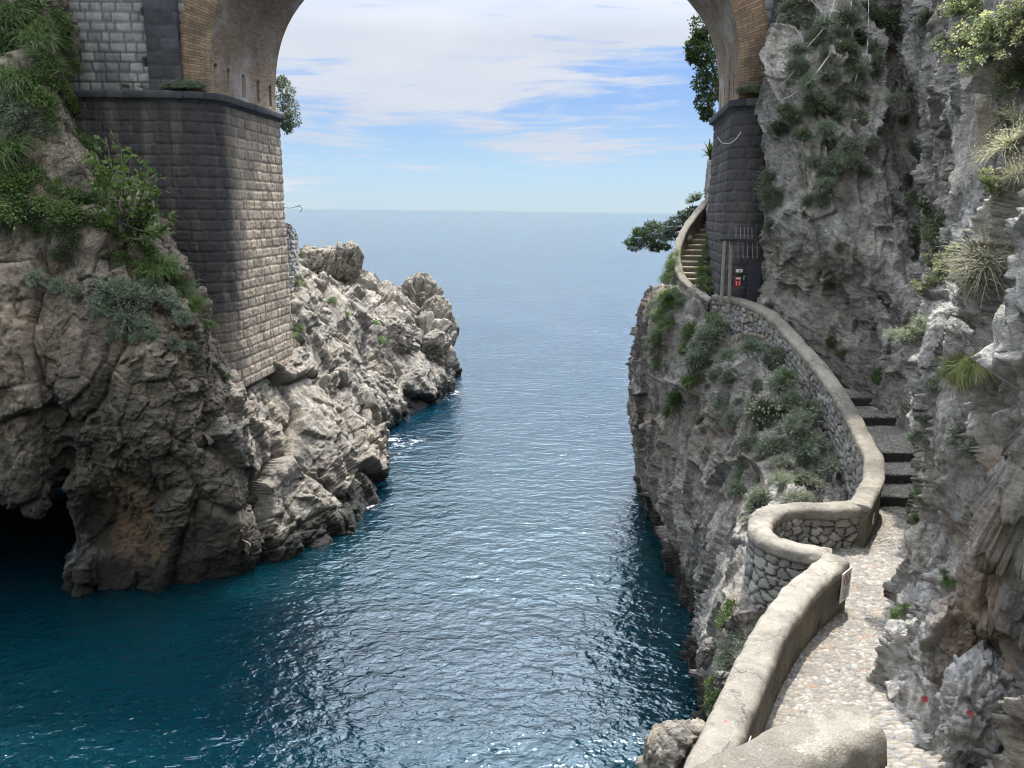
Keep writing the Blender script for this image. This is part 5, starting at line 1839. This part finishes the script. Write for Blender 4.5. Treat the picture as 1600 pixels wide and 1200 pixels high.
# slope below the stair wall
G = 'grey shrubs under the stair wall'
many('cushion', [(1110, 530, 24), (1092, 560, 22), (1132, 556, 22), (1182, 540, 20), (1202, 562, 24), (1216, 600, 22), (1180, 602, 18), (1232, 622, 22), (1266, 640, 26), (1262, 692, 24), (1200, 692, 24), (1162, 692, 20), (1150, 732, 22), (1192, 772, 20), (1122, 622, 14), (1092, 652, 12), (1162, 506, 16), (1190, 496, 14), (1216, 522, 16), (1242, 562, 16), (1060, 472, 12), (1046, 492, 12), (1140, 650, 16), (1170, 640, 18), (1110, 580, 14)], 'grey green shrub on the slope below the stair parapet', G, extra=1)
many('silver', [(1242, 662, 32), (1292, 722, 30), (1262, 742, 26), (1216, 752, 26), (1236, 772, 22), (1176, 786, 20), (1312, 702, 24)], 'silvery spiky shrub on the slope above the lookout niche', 'silvery shrubs above the lookout', extra=1)
many('flower', [(1196, 642, 24), (1220, 640, 18), (1180, 660, 18)], 'shrub dotted with whitish flowers below the stair parapet', 'white flowered shrubs')
many('ivy', [(1076, 592, 14), (1052, 622, 17), (1040, 640, 12), (1112, 502, 14), (1062, 545, 10), (1235, 585, 12)], 'yellow green bush clinging to the sea cliff under the path', 'yellow green bushes on the sea cliff')
many('green_grass', [(1040, 452, 16), (1030, 482, 16), (1022, 520, 14), (1034, 500, 14), (1050, 470, 14), (1026, 560, 10), (1018, 492, 10), (1076, 512, 14)], 'tawny green grass on the brow of the cliff below the upper stairs', 'grass below the upper stairs')
many('ivy', [(1132, 962, 18), (1120, 1092, 20), (1112, 1062, 14), (1140, 940, 12), (1105, 1085, 12)], 'fresh green plant behind the lower cement parapet', 'green plants behind the lower parapet')
many('silver', [(1152, 990, 28), (1140, 1022, 24), (1160, 1010, 20)], 'silver grey plant pressed against the outside of the lower parapet', 'silver plants outside the lower parapet')
many('cushion', [(1128, 1042, 20), (1115, 1120, 14)], 'grey tuft between rocks outside the lower parapet', 'grey tufts outside the lower parapet')


def ledge_plant(key, pos, r, label, group=None, axis=(0, 0, 1)):
    """a plant rooted on masonry"""
    global COUNT
    K = KINDS[key]
    me, ms = K['vars'][COUNT % len(K['vars'])]
    COUNT += 1
    e = empty(K['name'], pos, label, K['cat'], group)
    e.rotation_mode = 'QUATERNION'
    e.rotation_quaternion = Vector((0, 0, 1)).rotation_difference(Vector(axis).normalized()) @ Quaternion((0, 0, 1), random.random() * 6.28)
    e.scale = (r, r, r * 0.8)
    for nm, m in (('foliage', me), ('stem', ms)):
        c = bpy.data.objects.new(nm, m)
        COL.objects.link(c)
        c.parent = e


for px, r in ((262, .28), (280, .40), (297, .42), (312, .30), (196, .22), (222, .20)):
    ledge_plant('cushion', at(px, 136, YN + 0.02), r, 'grey weed growing on the cornice in front of the left brick arch', 'weeds on the left cornice')
for px, r in ((1160, .32), (1176, .42), (1192, .40), (1206, .35)):
    ledge_plant('cushion', at(px, 143, YN + 0.02), r, 'grey weed growing on the cornice under the right brick arch', 'weeds on the right cornice')
for k, (px, py, r) in enumerate(((1100, 388, .30), (1098, 405, .34), (1095, 425, .36), (1093, 440, .36), (1102, 370, .22), (1104, 455, .28))):
    ledge_plant('ivy', at(px + 6, py, 28.6 + (440 - py) * 0.035), r, 'green weed between the upper steps and the pier', 'weeds beside the upper steps', (-0.5, -0.3, 0.7))


# ------------------------------------------------------------------ trees
def crown(clumps, rng, n, leaf, ratio):
    """clumps: (centre, radii); leaves gathered on the outer shell of each clump"""
    Vs, Fs, Ts, off = [], [], [], 0
    for c, rad in clumps:
        m = int(n * (0.7 + 0.6 * rng.random()))
        d = unit(rng.normal(size=(m, 3)))
        C = np.asarray(c) + d * np.asarray(rad) * (0.45 + 0.6 * rng.random((m, 1)) ** 0.6) * (0.8 + 0.5 * perlin(d * 2.2 + np.asarray(c), 5))[:, None]
        D = unit(d + 0.9 * rng.normal(size=d.shape))
        V, F = leaves(C, D, leaf * (0.6 + 0.8 * rng.random(m)), ratio, rng, 0.35)
        Vs.append(V); Fs.append(F + off); off += len(V)
        Ts.append(np.repeat(np.clip(rng.random() * 0.45 + 0.42 * rng.random(m), 0, 0.87), 4))
    return np.vstack(Vs), np.vstack(Fs), np.concatenate(Ts)


def tree(name, base, tips, clumps, r0, mat, label, cat, seed, n=420, leaf=0.14, ratio=0.5):
    rng = np.random.default_rng(seed)
    e = empty(name, base, label, cat)
    base = np.asarray(base, float)
    fork = base + (np.mean([np.asarray(t) for t in tips], 0) - base) * 0.45
    mb = MB()
    t = np.linspace(0, 1, 7)[:, None]
    mb.tube(base + (fork - base) * t + np.sin(t * 5) * 0.06, np.linspace(r0, r0 * 0.7, 7), 8)
    tr = mb.part('trunk', M_bark, e, True)
    for tip in tips:
        mb = MB()
        tip = np.asarray(tip, float)
        w = rng.normal(size=3) * 0.12
        mb.tube(fork + (tip - fork) * t + np.sin(t * math.pi) * w, np.linspace(r0 * 0.6, r0 * 0.12, 7), 6)
        for _ in range(4):
            k = rng.random() * 0.6 + 0.35
            p = fork + (tip - fork) * k
            q = p + unit(rng.normal(size=3)) * 0.5
            mb.tube(np.stack([p, (p + q) / 2 + rng.normal(size=3) * 0.05, q]), np.array([r0 * 0.2, r0 * 0.13, r0 * 0.06]), 5)
        mb.part('limb', M_bark, tr, True)
    V, F, tt = crown(clumps, rng, n, leaf, ratio)
    part('crown', V, F, mat, e, False, {'tint': tt})
    return e


b = np.array([10.2, 36.3, 14.6])
cl = [(at(px, py, Y), (r, r, r * 0.9)) for px, py, Y, r in ((1098, 40, 36, .62), (1084, 75, 36, .48), (1095, 85, 35.6, .6), (1110, 60, 36.4, .8), (1103, 105, 36, .65), (1096, 130, 35.8, .5), (1100, 160, 35.6, .5), (1112, 140, 36, .7), (1118, 100, 36.5, .9), (1125, 50, 36.5, .9), (1105, 178, 35.4, .35), (1118, 20, 36.8, .8), (1082, 88, 35.8, .3), (1092, 60, 36.2, .4))]
tree('evergreen_oak', b, [at(1096, 45, 36), at(1088, 80, 36), at(1100, 130, 36), at(1120, 60, 36.5)], cl, 0.16, L_dark, 'dark evergreen oak crown showing past the edge of the brick arch above the sea', 'tree', 301, 520, 0.13, 0.55)

b = at(440, 190, 32.4)
cl = [(at(px, py, Y), (r, r, r)) for px, py, Y, r in ((447, 140, 32.6, .35), (452, 165, 32.6, .4), (458, 186, 32.4, .36), (445, 190, 32.4, .35), (438, 160, 32.8, .4), (449, 200, 32.3, .22), (440, 128, 32.8, .25))]
tree('olive_bush', b, [at(447, 140, 32.6), at(458, 185, 32.4), at(445, 165, 32.6)], cl, 0.05, L_grey, 'grey green bush growing out behind the top of the left pier', 'bush', 303, 340, 0.12, 0.3)

b = at(1096, 352, 33.6)
cl = [(at(px, py, Y), (r * 1.3, r, r * 0.6)) for px, py, Y, r in ((992, 386, 32.5, .26), (985, 378, 32.5, .24), (1002, 372, 32.6, .42), (1015, 366, 32.6, .5), (1030, 362, 32.8, .5), (1012, 380, 32.4, .36), (1030, 376, 32.5, .36), (1044, 356, 33, .42), (1058, 345, 33.2, .36), (1072, 336, 33.4, .32), (1050, 368, 32.8, .3), (1020, 352, 32.8, .3), (1000, 362, 32.8, .28), (1040, 386, 32.4, .18), (1024, 388, 32.4, .22), (1084, 328, 33.5, .25))]
tree('leaning_pine', b, [at(995, 380, 32.5), at(1015, 368, 32.6), at(1040, 372, 32.6), at(1072, 338, 33.4)], cl, 0.09, L_dark, 'wind bent evergreen leaning out over the sea beside the upper stairs', 'tree', 305, 520, 0.12, 0.22)

for px, py, Y, r, lab in ((1088, 306, 33.8, .45, 'pale yellowish bush above the top of the upper stairs'), (1072, 368, 31.5, .4, 'silver bush outside the upper stair parapet'), (1078, 345, 32.3, .35, 'small silver bush between the leaning evergreen and the upper parapet')):
    ledge_plant('spurge' if 'yellow' in lab else 'silver', at(px, py, Y) - [0, 0, r * 0.5], r, lab, None, (-0.4, 0, 0.8))
for px, py, Y, r in ((1048, 412, 29.5, .35), (1044, 430, 29.2, .4), (1052, 400, 30, .3)):
    ledge_plant('green_grass', at(px, py, Y), r, 'grass growing outside the foot of the upper stair parapet', 'grass outside the upper parapet', (-0.6, -0.2, 0.6))


def agave(pos, r, label):
    rng = np.random.default_rng(311)
    mb = MB()
    for k in range(26):
        a, el = rng.random() * 6.28, 0.15 + 1.2 * rng.random()
        d = np.array([math.cos(a) * math.cos(el), math.sin(a) * math.cos(el), math.sin(el)])
        s = unit(np.cross(d, [0, 0, 1.0]))
        t = np.linspace(0, 1, 5)
        P = d * t[:, None] * r * (0.7 + 0.4 * rng.random()) - np.array([0, 0, 0.25 * r]) * (t ** 2)[:, None]
        w = 0.05 * r * np.array([0.8, 1.1, 0.9, 0.5, 0.02])
        n = np.cross(s, d)
        V = np.stack([P + s * w[:, None], P + n * (-0.35 * w)[:, None], P - s * w[:, None]], 1).reshape(-1, 3)
        q = []
        for i in range(4):
            for j in range(2):
                q.append([i * 3 + j, i * 3 + j + 1, i * 3 + j + 4, i * 3 + j + 3])
        mb.add(V + pos, q)
    e = empty('agave_plant', pos, label, 'plant')
    me_attr = {'tint': np.full(len(mb.verts()), 0.4)}
    part('leaf_rosette', mb.verts(), mb.faces(), L_dark, e, False, me_attr)
    m2 = MB()
    m2.tube(np.stack([np.asarray(pos) - [0, 0, .15], np.asarray(pos) + [0, 0, .1]]), 0.06, 7)
    m2.part('stem', M_stem, e)


agave(at(1110, 244, 32.6), 0.95, 'spiky agave rosette on the rock behind the right pier')
agave(at(1117, 198, 32.4), 0.55, 'small spiky rosette under the cornice behind the right pier')


def fig_tree():
    rng = np.random.default_rng(321)
    hit = pick(195, 385)
    base = hit[0]
    e = empty('fig_tree', base, 'spreading fig tree with thin bare branches and bright leaves before the dark left pier', 'tree')
    Y = base[1] - 0.1
    tips_px = [(150, 240), (165, 215), (205, 245), (232, 262), (250, 300), (238, 320), (268, 345), (255, 355), (215, 290), (185, 270), (140, 260), (225, 335), (200, 320), (170, 310), (245, 275), (160, 285), (190, 235), (215, 265), (235, 300)]
    mb = MB()
    trunkp = np.stack([base, base + [0.1, -0.1, 0.35], base + [0.15, -0.25, 0.75]])
    mb.tube(trunkp, [0.09, 0.075, 0.06], 8)
    tr = mb.part('trunk', M_bark, e, True)
    Vs, Fs, off = [], [], 0
    for k, (px, py) in enumerate(tips_px):
        tip = at(px, py, Y + rng.uniform(-0.8, 0.15))
        s = trunkp[1 + (k % 2)]
        t = np.linspace(0, 1, 8)[:, None]
        sag = np.array([0, 0, -0.25]) * np.sin(t * math.pi)
        P = s + (tip - s) * t + sag + rng.normal(size=3) * 0.06 * np.sin(t * 3.1)
        mb = MB()
        mb.tube(P, np.linspace(0.032, 0.010, 8), 5)
        mb.part('branch', M_bark, tr, True)
        m = 30
        i = rng.integers(4, 8, m)
        C = P[i] + rng.normal(size=(m, 3)) * 0.11
        D = unit(rng.normal(size=(m, 3)) + [0, 0, -0.2])
        V, F = leaves(C, D, 0.15 + 0.09 * rng.random(m), 0.75, rng, 0.4)
        Vs.append(V); Fs.append(F + off); off += len(V)
    V = np.vstack(Vs)
    part('foliage', V, np.vstack(Fs), L_fig, e, False, {'tint': np.repeat(np.random.default_rng(3).random(len(V) // 4) * 0.87, 4)})


L_fig = leaf_mat('leaf_fig', (0.055, 0.10, 0.025), (0.13, 0.19, 0.055), trans=0.45)
fig_tree()

# ------------------------------------------------------------------ boulders
def boulder(c, rad, seed, mat, label, group=None, rot=0.0, k=2.5, amp=1.0, fine=1.0):
    nu, nv = 150, 100
    th = np.linspace(0, 2 * np.pi, nu, endpoint=False)
    ph = np.linspace(-np.pi / 2, np.pi / 2, nv)
    d = np.stack([np.cos(ph)[None] * np.cos(th)[:, None], np.cos(ph)[None] * np.sin(th)[:, None], np.sin(ph)[None] + 0 * th[:, None]], -1)
    # blocky rather than round
    d = d / (np.abs(d) ** k).sum(-1, keepdims=True) ** (1 / k)
    P = (d * np.asarray(rad)).reshape(-1, 3)
    cr, sr = math.cos(rot), math.sin(rot)
    P = P @ np.array([[cr, sr, 0], [-sr, cr, 0], [0, 0, 1]])
    m = float(np.mean(rad))
    W = P + np.asarray(c)
    disp = rock_disp(W, amp, seed, sizes=tuple(s * m * fine for s in (1.3, 0.6, 0.3, 0.13, 0.06)), amps=tuple(a * m for a in (0.42, 0.27, 0.15, 0.06, 0.02)), crack=0.17, lump=0.06 * m, squash=(1, 1, 1.7), dip=(0.3, 0.2))
    n = unit(P / (np.asarray(rad) ** 2).max() + 1e-6)
    V = W + unit(P) * (disp - 0.15 * m * 0)[:, None]
    o0 = np.asarray(c) - [0, 0, rad[2]]
    me = mesh_from('boulder', V - o0, grid_faces(nu, nv, flip=False, wrap=True), True)
    o = bpy.data.objects.new('boulder', me)
    COL.objects.link(o)
    me.materials.append(mat)
    o.location = o0
    return tagged(o, label, 'boulder', group, 'thing')


def bpx(px, py, w, h, Y, seed, label, depth=0.8, group=None, mat=None, rot=0.3, k=2.5, amp=1.0, fine=1.0):
    c = at(px, py, Y)
    d = (c - CAM) @ CF
    rx, rz = w / 2 / FPX * d * 0.86, h / 2 / FPX * d * 0.86
    return boulder(c, (rx, rx * depth, rz), seed, mat or M_head, label, group, rot, k, amp, fine)


bpx(498, 408, 62, 56, 50.5, 401, 'squat grey block at the foot of the highest pinnacle on the headland', k=3.5, amp=0.7)
bpx(540, 410, 58, 64, 51.0, 402, 'highest rock pinnacle on the headland, upright and cracked against the sea', k=4.0, amp=0.65)
bpx(657, 480, 70, 110, 56.0, 403, 'pointed crag at the outer end of the headland')
bpx(680, 520, 70, 110, 54.0, 414, 'steep grey block joining the outer crag to the biggest boulder')
bpx(606, 522, 92, 72, 47.6, 404, 'large rounded boulder in the middle of the headland')
bpx(664, 548, 110, 96, 50.4, 405, 'biggest boulder of the headland overhanging the water at its tip')
bpx(546, 536, 46, 36, 43.4, 406, 'pale angular boulder on the near side of the headland')
bpx(552, 506, 54, 30, 45.5, 407, 'flat topped boulder below the pinnacle')
bpx(622, 494, 48, 34, 50.5, 408, 'grey boulder behind the large rounded one')
bpx(590, 728, 26, 34, 35.2, 410, 'dark wet rock standing in the water at the left shore')
bpx(480, 575, 34, 34, 36.0, 411, 'leaning slab of rock right of the left pier foot')
bpx(520, 610, 46, 50, 37.0, 412, 'fractured block on the lit slope below the headland')
bpx(690, 604, 44, 30, 52.6, 413, 'low dark rock at the waterline of the headland tip')
bpx(1672, 640, 150, 900, 7.45, 430, 'tall brown slab of rock standing nearest on the right, cut off by the edge', mat=M_right, depth=1.1, k=3.0, amp=0.8, fine=0.5)
dot = bpx(1540, 1105, 170, 200, 7.75, 431, 'rounded grey rock with a red paint dot at the foot of the right cliff', depth=0.9, k=2.6, amp=0.7)
_v = np.array([v.co for v in dot.data.vertices]) + np.array(dot.location)
_x, _y, _d = project(_v)
_m = np.where((np.abs(_x - 1510) < 8) & (np.abs(_y - 1107) < 8))[0]
_c = _v[_m[np.argmin(_d[_m])]] if len(_m) else _v[0]
dot.data.materials[0] = rock_mat('limestone_painted', light=(0.46, 0.44, 0.41), mid=(0.31, 0.30, 0.285), dark=(0.13, 0.13, 0.13), tan=(0.40, 0.33, 0.25), dark_amt=0.5, tan_amt=0.4, paint=[(_c, 0.05)])
bpx(1500, 1000, 110, 170, 8.9, 432, 'brown leaning slab above the rock with the red dot', mat=M_right, depth=1.0, k=3.2, amp=0.8, rot=0.9)
bpx(1440, 1010, 90, 70, 10.2, 433, 'low sunlit ledge of grey rock spreading onto the cobbles', mat=M_right, depth=1.2, k=2.3, amp=0.9)
bpx(1462, 958, 80, 80, 10.8, 434, 'layered grey rock behind the low sunlit ledge', mat=M_right, depth=1.2, k=2.3, amp=0.9)
bpx(1455, 870, 70, 120, 12.2, 435, 'upright grey rock at the cobbles with weeds at its foot', mat=M_right, depth=1.0, k=2.6, amp=0.8)
bpx(1570, 900, 120, 180, 8.2, 436, 'orange brown block set in the near right wall', mat=M_right, depth=1.0, k=3.2, amp=0.8)
bpx(1506, 540, 96, 110, 10.9, 437, 'flat topped block under the grass tuft on the right ledge', mat=M_right, depth=1.0, k=3.6, amp=0.5)
bpx(1515, 690, 110, 230, 10.4, 438, 'tall tan rock face below the grass tuft', mat=M_right, depth=0.9, k=3.2, amp=0.7)
bpx(1066, 1182, 92, 80, 8.6, 420, 'pale cracked boulder outside the lower parapet, closest rock above the water', mat=M_head)
bpx(1106, 1020, 36, 60, 15.0, 421, 'grey upright rock between the lower cliff and the parapet plants', mat=M_lower)
bpx(1128, 1062, 40, 44, 11.8, 422, 'smooth grey rock half hidden by plants outside the lower parapet', mat=M_lower)

# ------------------------------------------------------------------ ropes
M_rope = flat_mat('weathered_rope', (0.50, 0.49, 0.46), 0.8)


def rope(pts, label, r=0.02, lift_=0.12, Y=None):
    P = []
    for p in pts:
        if len(p) == 3:
            P.append(at(*p))
        else:
            h = pick(*p)
            P.append(h[0] + unit(CAM - h[0]) * lift_)
    q = resample(P, 60)[0]
    mb = MB()
    mb.tube(q, r, 6)
    mb.thing('rope', M_rope, label, 'rope', smooth=True)


rope([(1338, -30), (1322, 40), (1296, 88), (1262, 128), (1228, 152), (1206, 159)], 'long white rope sagging down the right cliff to the pier', 0.022)
rope([(1312, -30), (1290, 34), (1262, 78), (1236, 108), (1214, 134)], 'upper of two pale ropes on the right cliff, pulled almost straight', 0.016)
rope([(1358, -20), (1354, 40), (1350, 82), (1344, 118), (1336, 138)], 'short grey rope hanging down the right cliff between bushes', 0.014)
rope([(1121, 214, 25.9), (1128, 223, 25.8), (1140, 224, 25.7), (1150, 217, 25.6), (1158, 206, 25.7)], 'thin white cord looping across the front of the right pier', 0.012)

# ------------------------------------------------------------------ iron gate and notices under the right pier
M_iron = flat_mat('dark_painted_iron', (0.05, 0.055, 0.064), 0.5, 0.3)
M_post = flat_mat('pale_timber_post', (0.27, 0.255, 0.225), 0.85)
M_white = flat_mat('white_plate', (0.72, 0.71, 0.68), 0.5, var=0.08)
M_red = flat_mat('red_plate', (0.58, 0.045, 0.04), 0.5, var=0.1)
M_greenp = flat_mat('green_plate', (0.06, 0.33, 0.17), 0.5, var=0.1)
M_ink = flat_mat('grey_ink', (0.25, 0.24, 0.24), 0.7, var=0.1)
M_rust = flat_mat('faded_red_ink', (0.42, 0.12, 0.10), 0.7, var=0.1)
M_black = flat_mat('black_plastic', (0.02, 0.02, 0.022), 0.6)


def vbar(mb, p0, p1, w):
    p0, p1 = np.asarray(p0), np.asarray(p1)
    d = p1 - p0
    L = np.linalg.norm(d)
    z = d / L
    x = unit(np.cross(z, [0.02, 1, 0.03]))
    y = np.cross(z, x)
    mb.box((p0 + p1) / 2, (w, w, L), np.stack([x, y, z]), bevel=w * 0.15)


def build_gate():
    Y = 25.25
    g = empty('iron_gate', at(1158, 474, Y), 'dark iron gate with tall bars between the right pier and the cliff', 'gate')
    mb = MB()
    vbar(mb, at(1127, 474, Y), at(1132, 376, Y), 0.09)
    mb.part('post', M_post, g)
    mb = MB()
    vbar(mb, at(1139, 474, Y + .1), at(1142, 376, Y + .1), 0.09)
    mb.part('post', M_post, g)
    mb = MB()
    vbar(mb, at(1124, 374, Y), at(1182, 376, Y), 0.10)
    mb.part('beam', M_iron, g)
    mb = MB()
    a, b = at(1166, 474, Y + .12), at(1190, 408, Y + .12)
    x0, x1, z0, z1 = a[0], b[0], a[2] - .4, b[2]
    mb.box(((x0 + x1) / 2, Y + .12, (z0 + z1) / 2), (x1 - x0, 0.04, z1 - z0), bevel=0.006)
    mb.part('panel', M_iron, g)
    for px, y0, y1 in ((1145, 404, 376), (1153, 404, 376), (1161, 404, 376), (1168, 404, 376), (1176, 404, 376), (1183, 404, 376), (1150, 374, 354), (1157, 374, 355), (1163, 374, 355), (1169, 374, 355), (1175, 374, 355)):
        mb = MB()
        vbar(mb, at(px, y0, Y + .1), at(px, y1, Y + .1), 0.022)
        mb.part('bar', M_ink, g)
    mb = MB()
    mb.box(at(1164, 436, Y + .06), (0.05, 0.06, 0.16), bevel=0.008)
    mb.part('lock', M_black, g)


build_gate()


def plate(name, c, w, h, ax, mat, label, cat='notice', th=0.012):
    e = empty(name, c, label, cat)
    mb = MB()
    mb.box(c, (w, h, th), ax, bevel=0.003)
    mb.part('plate', mat, e)
    return e


FRONT = np.array([[1, 0, 0], [0, 0, 1], [0, -1, 0]], float)
Yn = 25.25 + 0.06
c = at(1153, 440, Yn)
e = plate('warning_notice', c, 0.19, 0.29, FRONT, M_red, 'red warning notice fixed on the dark iron gate')
for dx in (-0.045, 0.045):
    mb = MB()
    mb.box(c + [dx, -0.009, -0.05], (0.012, 0.006, 0.12))
    mb.part('mark', M_white, e)
mb = MB()
mb.box(c + [0, -0.009, 0.105], (0.15, 0.006, 0.05))
mb.part('heading', M_white, e)
mb = MB()
mb.box(c + [0.0, -0.010, 0.045], (0.10, 0.006, 0.04))
mb.part('symbol', M_black, e)
c = at(1155, 423, Yn)
e = plate('small_notice', c, 0.22, 0.11, FRONT, M_white, 'small whitish notice above the red one on the gate')
mb = MB()
mb.box(c + [0.02, -0.009, 0], (0.04, 0.006, 0.07))
mb.part('mark', M_rust, e)
c = at(1163, 434, Yn)
e = plate('green_notice', c, 0.075, 0.14, FRONT, M_greenp, 'small green notice beside the red one on the gate')
mb = MB()
mb.box(c + [0.01, -0.009, -0.03], (0.035, 0.006, 0.05))
mb.part('mark', M_white, e)


# ------------------------------------------------------------------ notices on the parapets
def on_face(top, frac, half, down):
    """point and axes on the path side of a parapet: along, up, outwards"""
    C = resample(top, 200)[0]
    T, Sd = frames(C)
    i = int(frac * 199)
    n = -Sd[i]
    p = C[i] + n * half - np.array([0, 0, down])
    x = T[i]
    return p, np.stack([x, [0, 0, 1.0], np.cross(x, [0, 0, 1.0])]), n


p, ax, n = on_face(near_top, 0.035, 0.23 + 0.045, 0.40)
if ax[2] @ n < 0:
    ax = np.stack([-ax[0], ax[1], -ax[2]])
e = plate('prohibition_sign', p, 0.40, 0.56, ax, M_white, 'white sign with a round prohibition symbol on the end of the lower parapet', 'sign', 0.018)


def on_plate(pts2, w, mat, name, off=0.012):
    mb = MB()
    P = np.array([p + ax[0] * a + ax[1] * b + ax[2] * off for a, b in pts2])
    mb.tube(P, w, 5)
    return mb.part(name, mat, e)


th_ = np.linspace(0, 2 * np.pi, 28)
on_plate([(0.115 * math.cos(t), 0.12 + 0.115 * math.sin(t)) for t in th_], 0.009, M_rust, 'ring')
on_plate([(-0.078, 0.20), (0.0, 0.12), (0.078, 0.04)], 0.008, M_rust, 'slash')
on_plate([(0.02, 0.185), (0.0, 0.13), (-0.035, 0.09), (-0.02, 0.05)], 0.010, M_ink, 'figure')
for k, (a, b) in enumerate(((-0.11, 0.11), (-0.12, 0.12), (-0.09, 0.10), (-0.12, 0.11), (-0.10, 0.06))):
    on_plate([(a, -0.06 - 0.042 * k), (0, -0.06 - 0.042 * k), (b, -0.06 - 0.042 * k)], 0.005, M_ink, 'line_of_text')

def nearest(top, px, py):
    C = resample(top, 200)[0]
    X, Y, D = project(C)
    return float(np.argmin((X - px) ** 2 + (Y - py) ** 2)) / 199


for top, px, py, half, down, w, h, lab in (
        (near_top, 1145, 1118, 0.23 + 0.035, 0.30, 0.16, 0.10, 'small white tag on the shaded side of the lower parapet'),
        (near_top, 1135, 1150, 0.23 + 0.035, 0.46, 0.20, 0.16, 'pale plate low on the shaded side of the lower parapet, nearest the viewer'),
        (stair_top, 1360, 752, 0.20 + 0.035, 0.24, 0.10, 0.10, 'small white tag near the lower end of the stair parapet'),
        (stair_top, 1352, 775, 0.20 + 0.035, 0.48, 0.15, 0.24, 'white plate low on the pillar of the stair parapet')):
    p, ax, n = on_face(top, nearest(top, px, py), half, down)
    if ax[2] @ n < 0:
        ax = np.stack([-ax[0], ax[1], -ax[2]])
    e = plate('small_plate', p, w, h, ax, M_white, lab, 'plate')

# a bare twig sticking out from behind the pier
mb = MB()
q = np.array([at(440, 324, 31.0), at(455, 325, 31.0), at(466, 322, 31.0), at(472, 326, 31.0), at(469, 332, 31.0)])
mb.tube(resample(q, 24)[0], 0.012, 5)
mb.tube(np.array([at(464, 323, 31.0), at(470, 320, 31.0)]), 0.01, 5)
mb.thing('bare_twig', M_stem, 'thin bare twig sticking out behind the left pier over the horizon', 'twig')
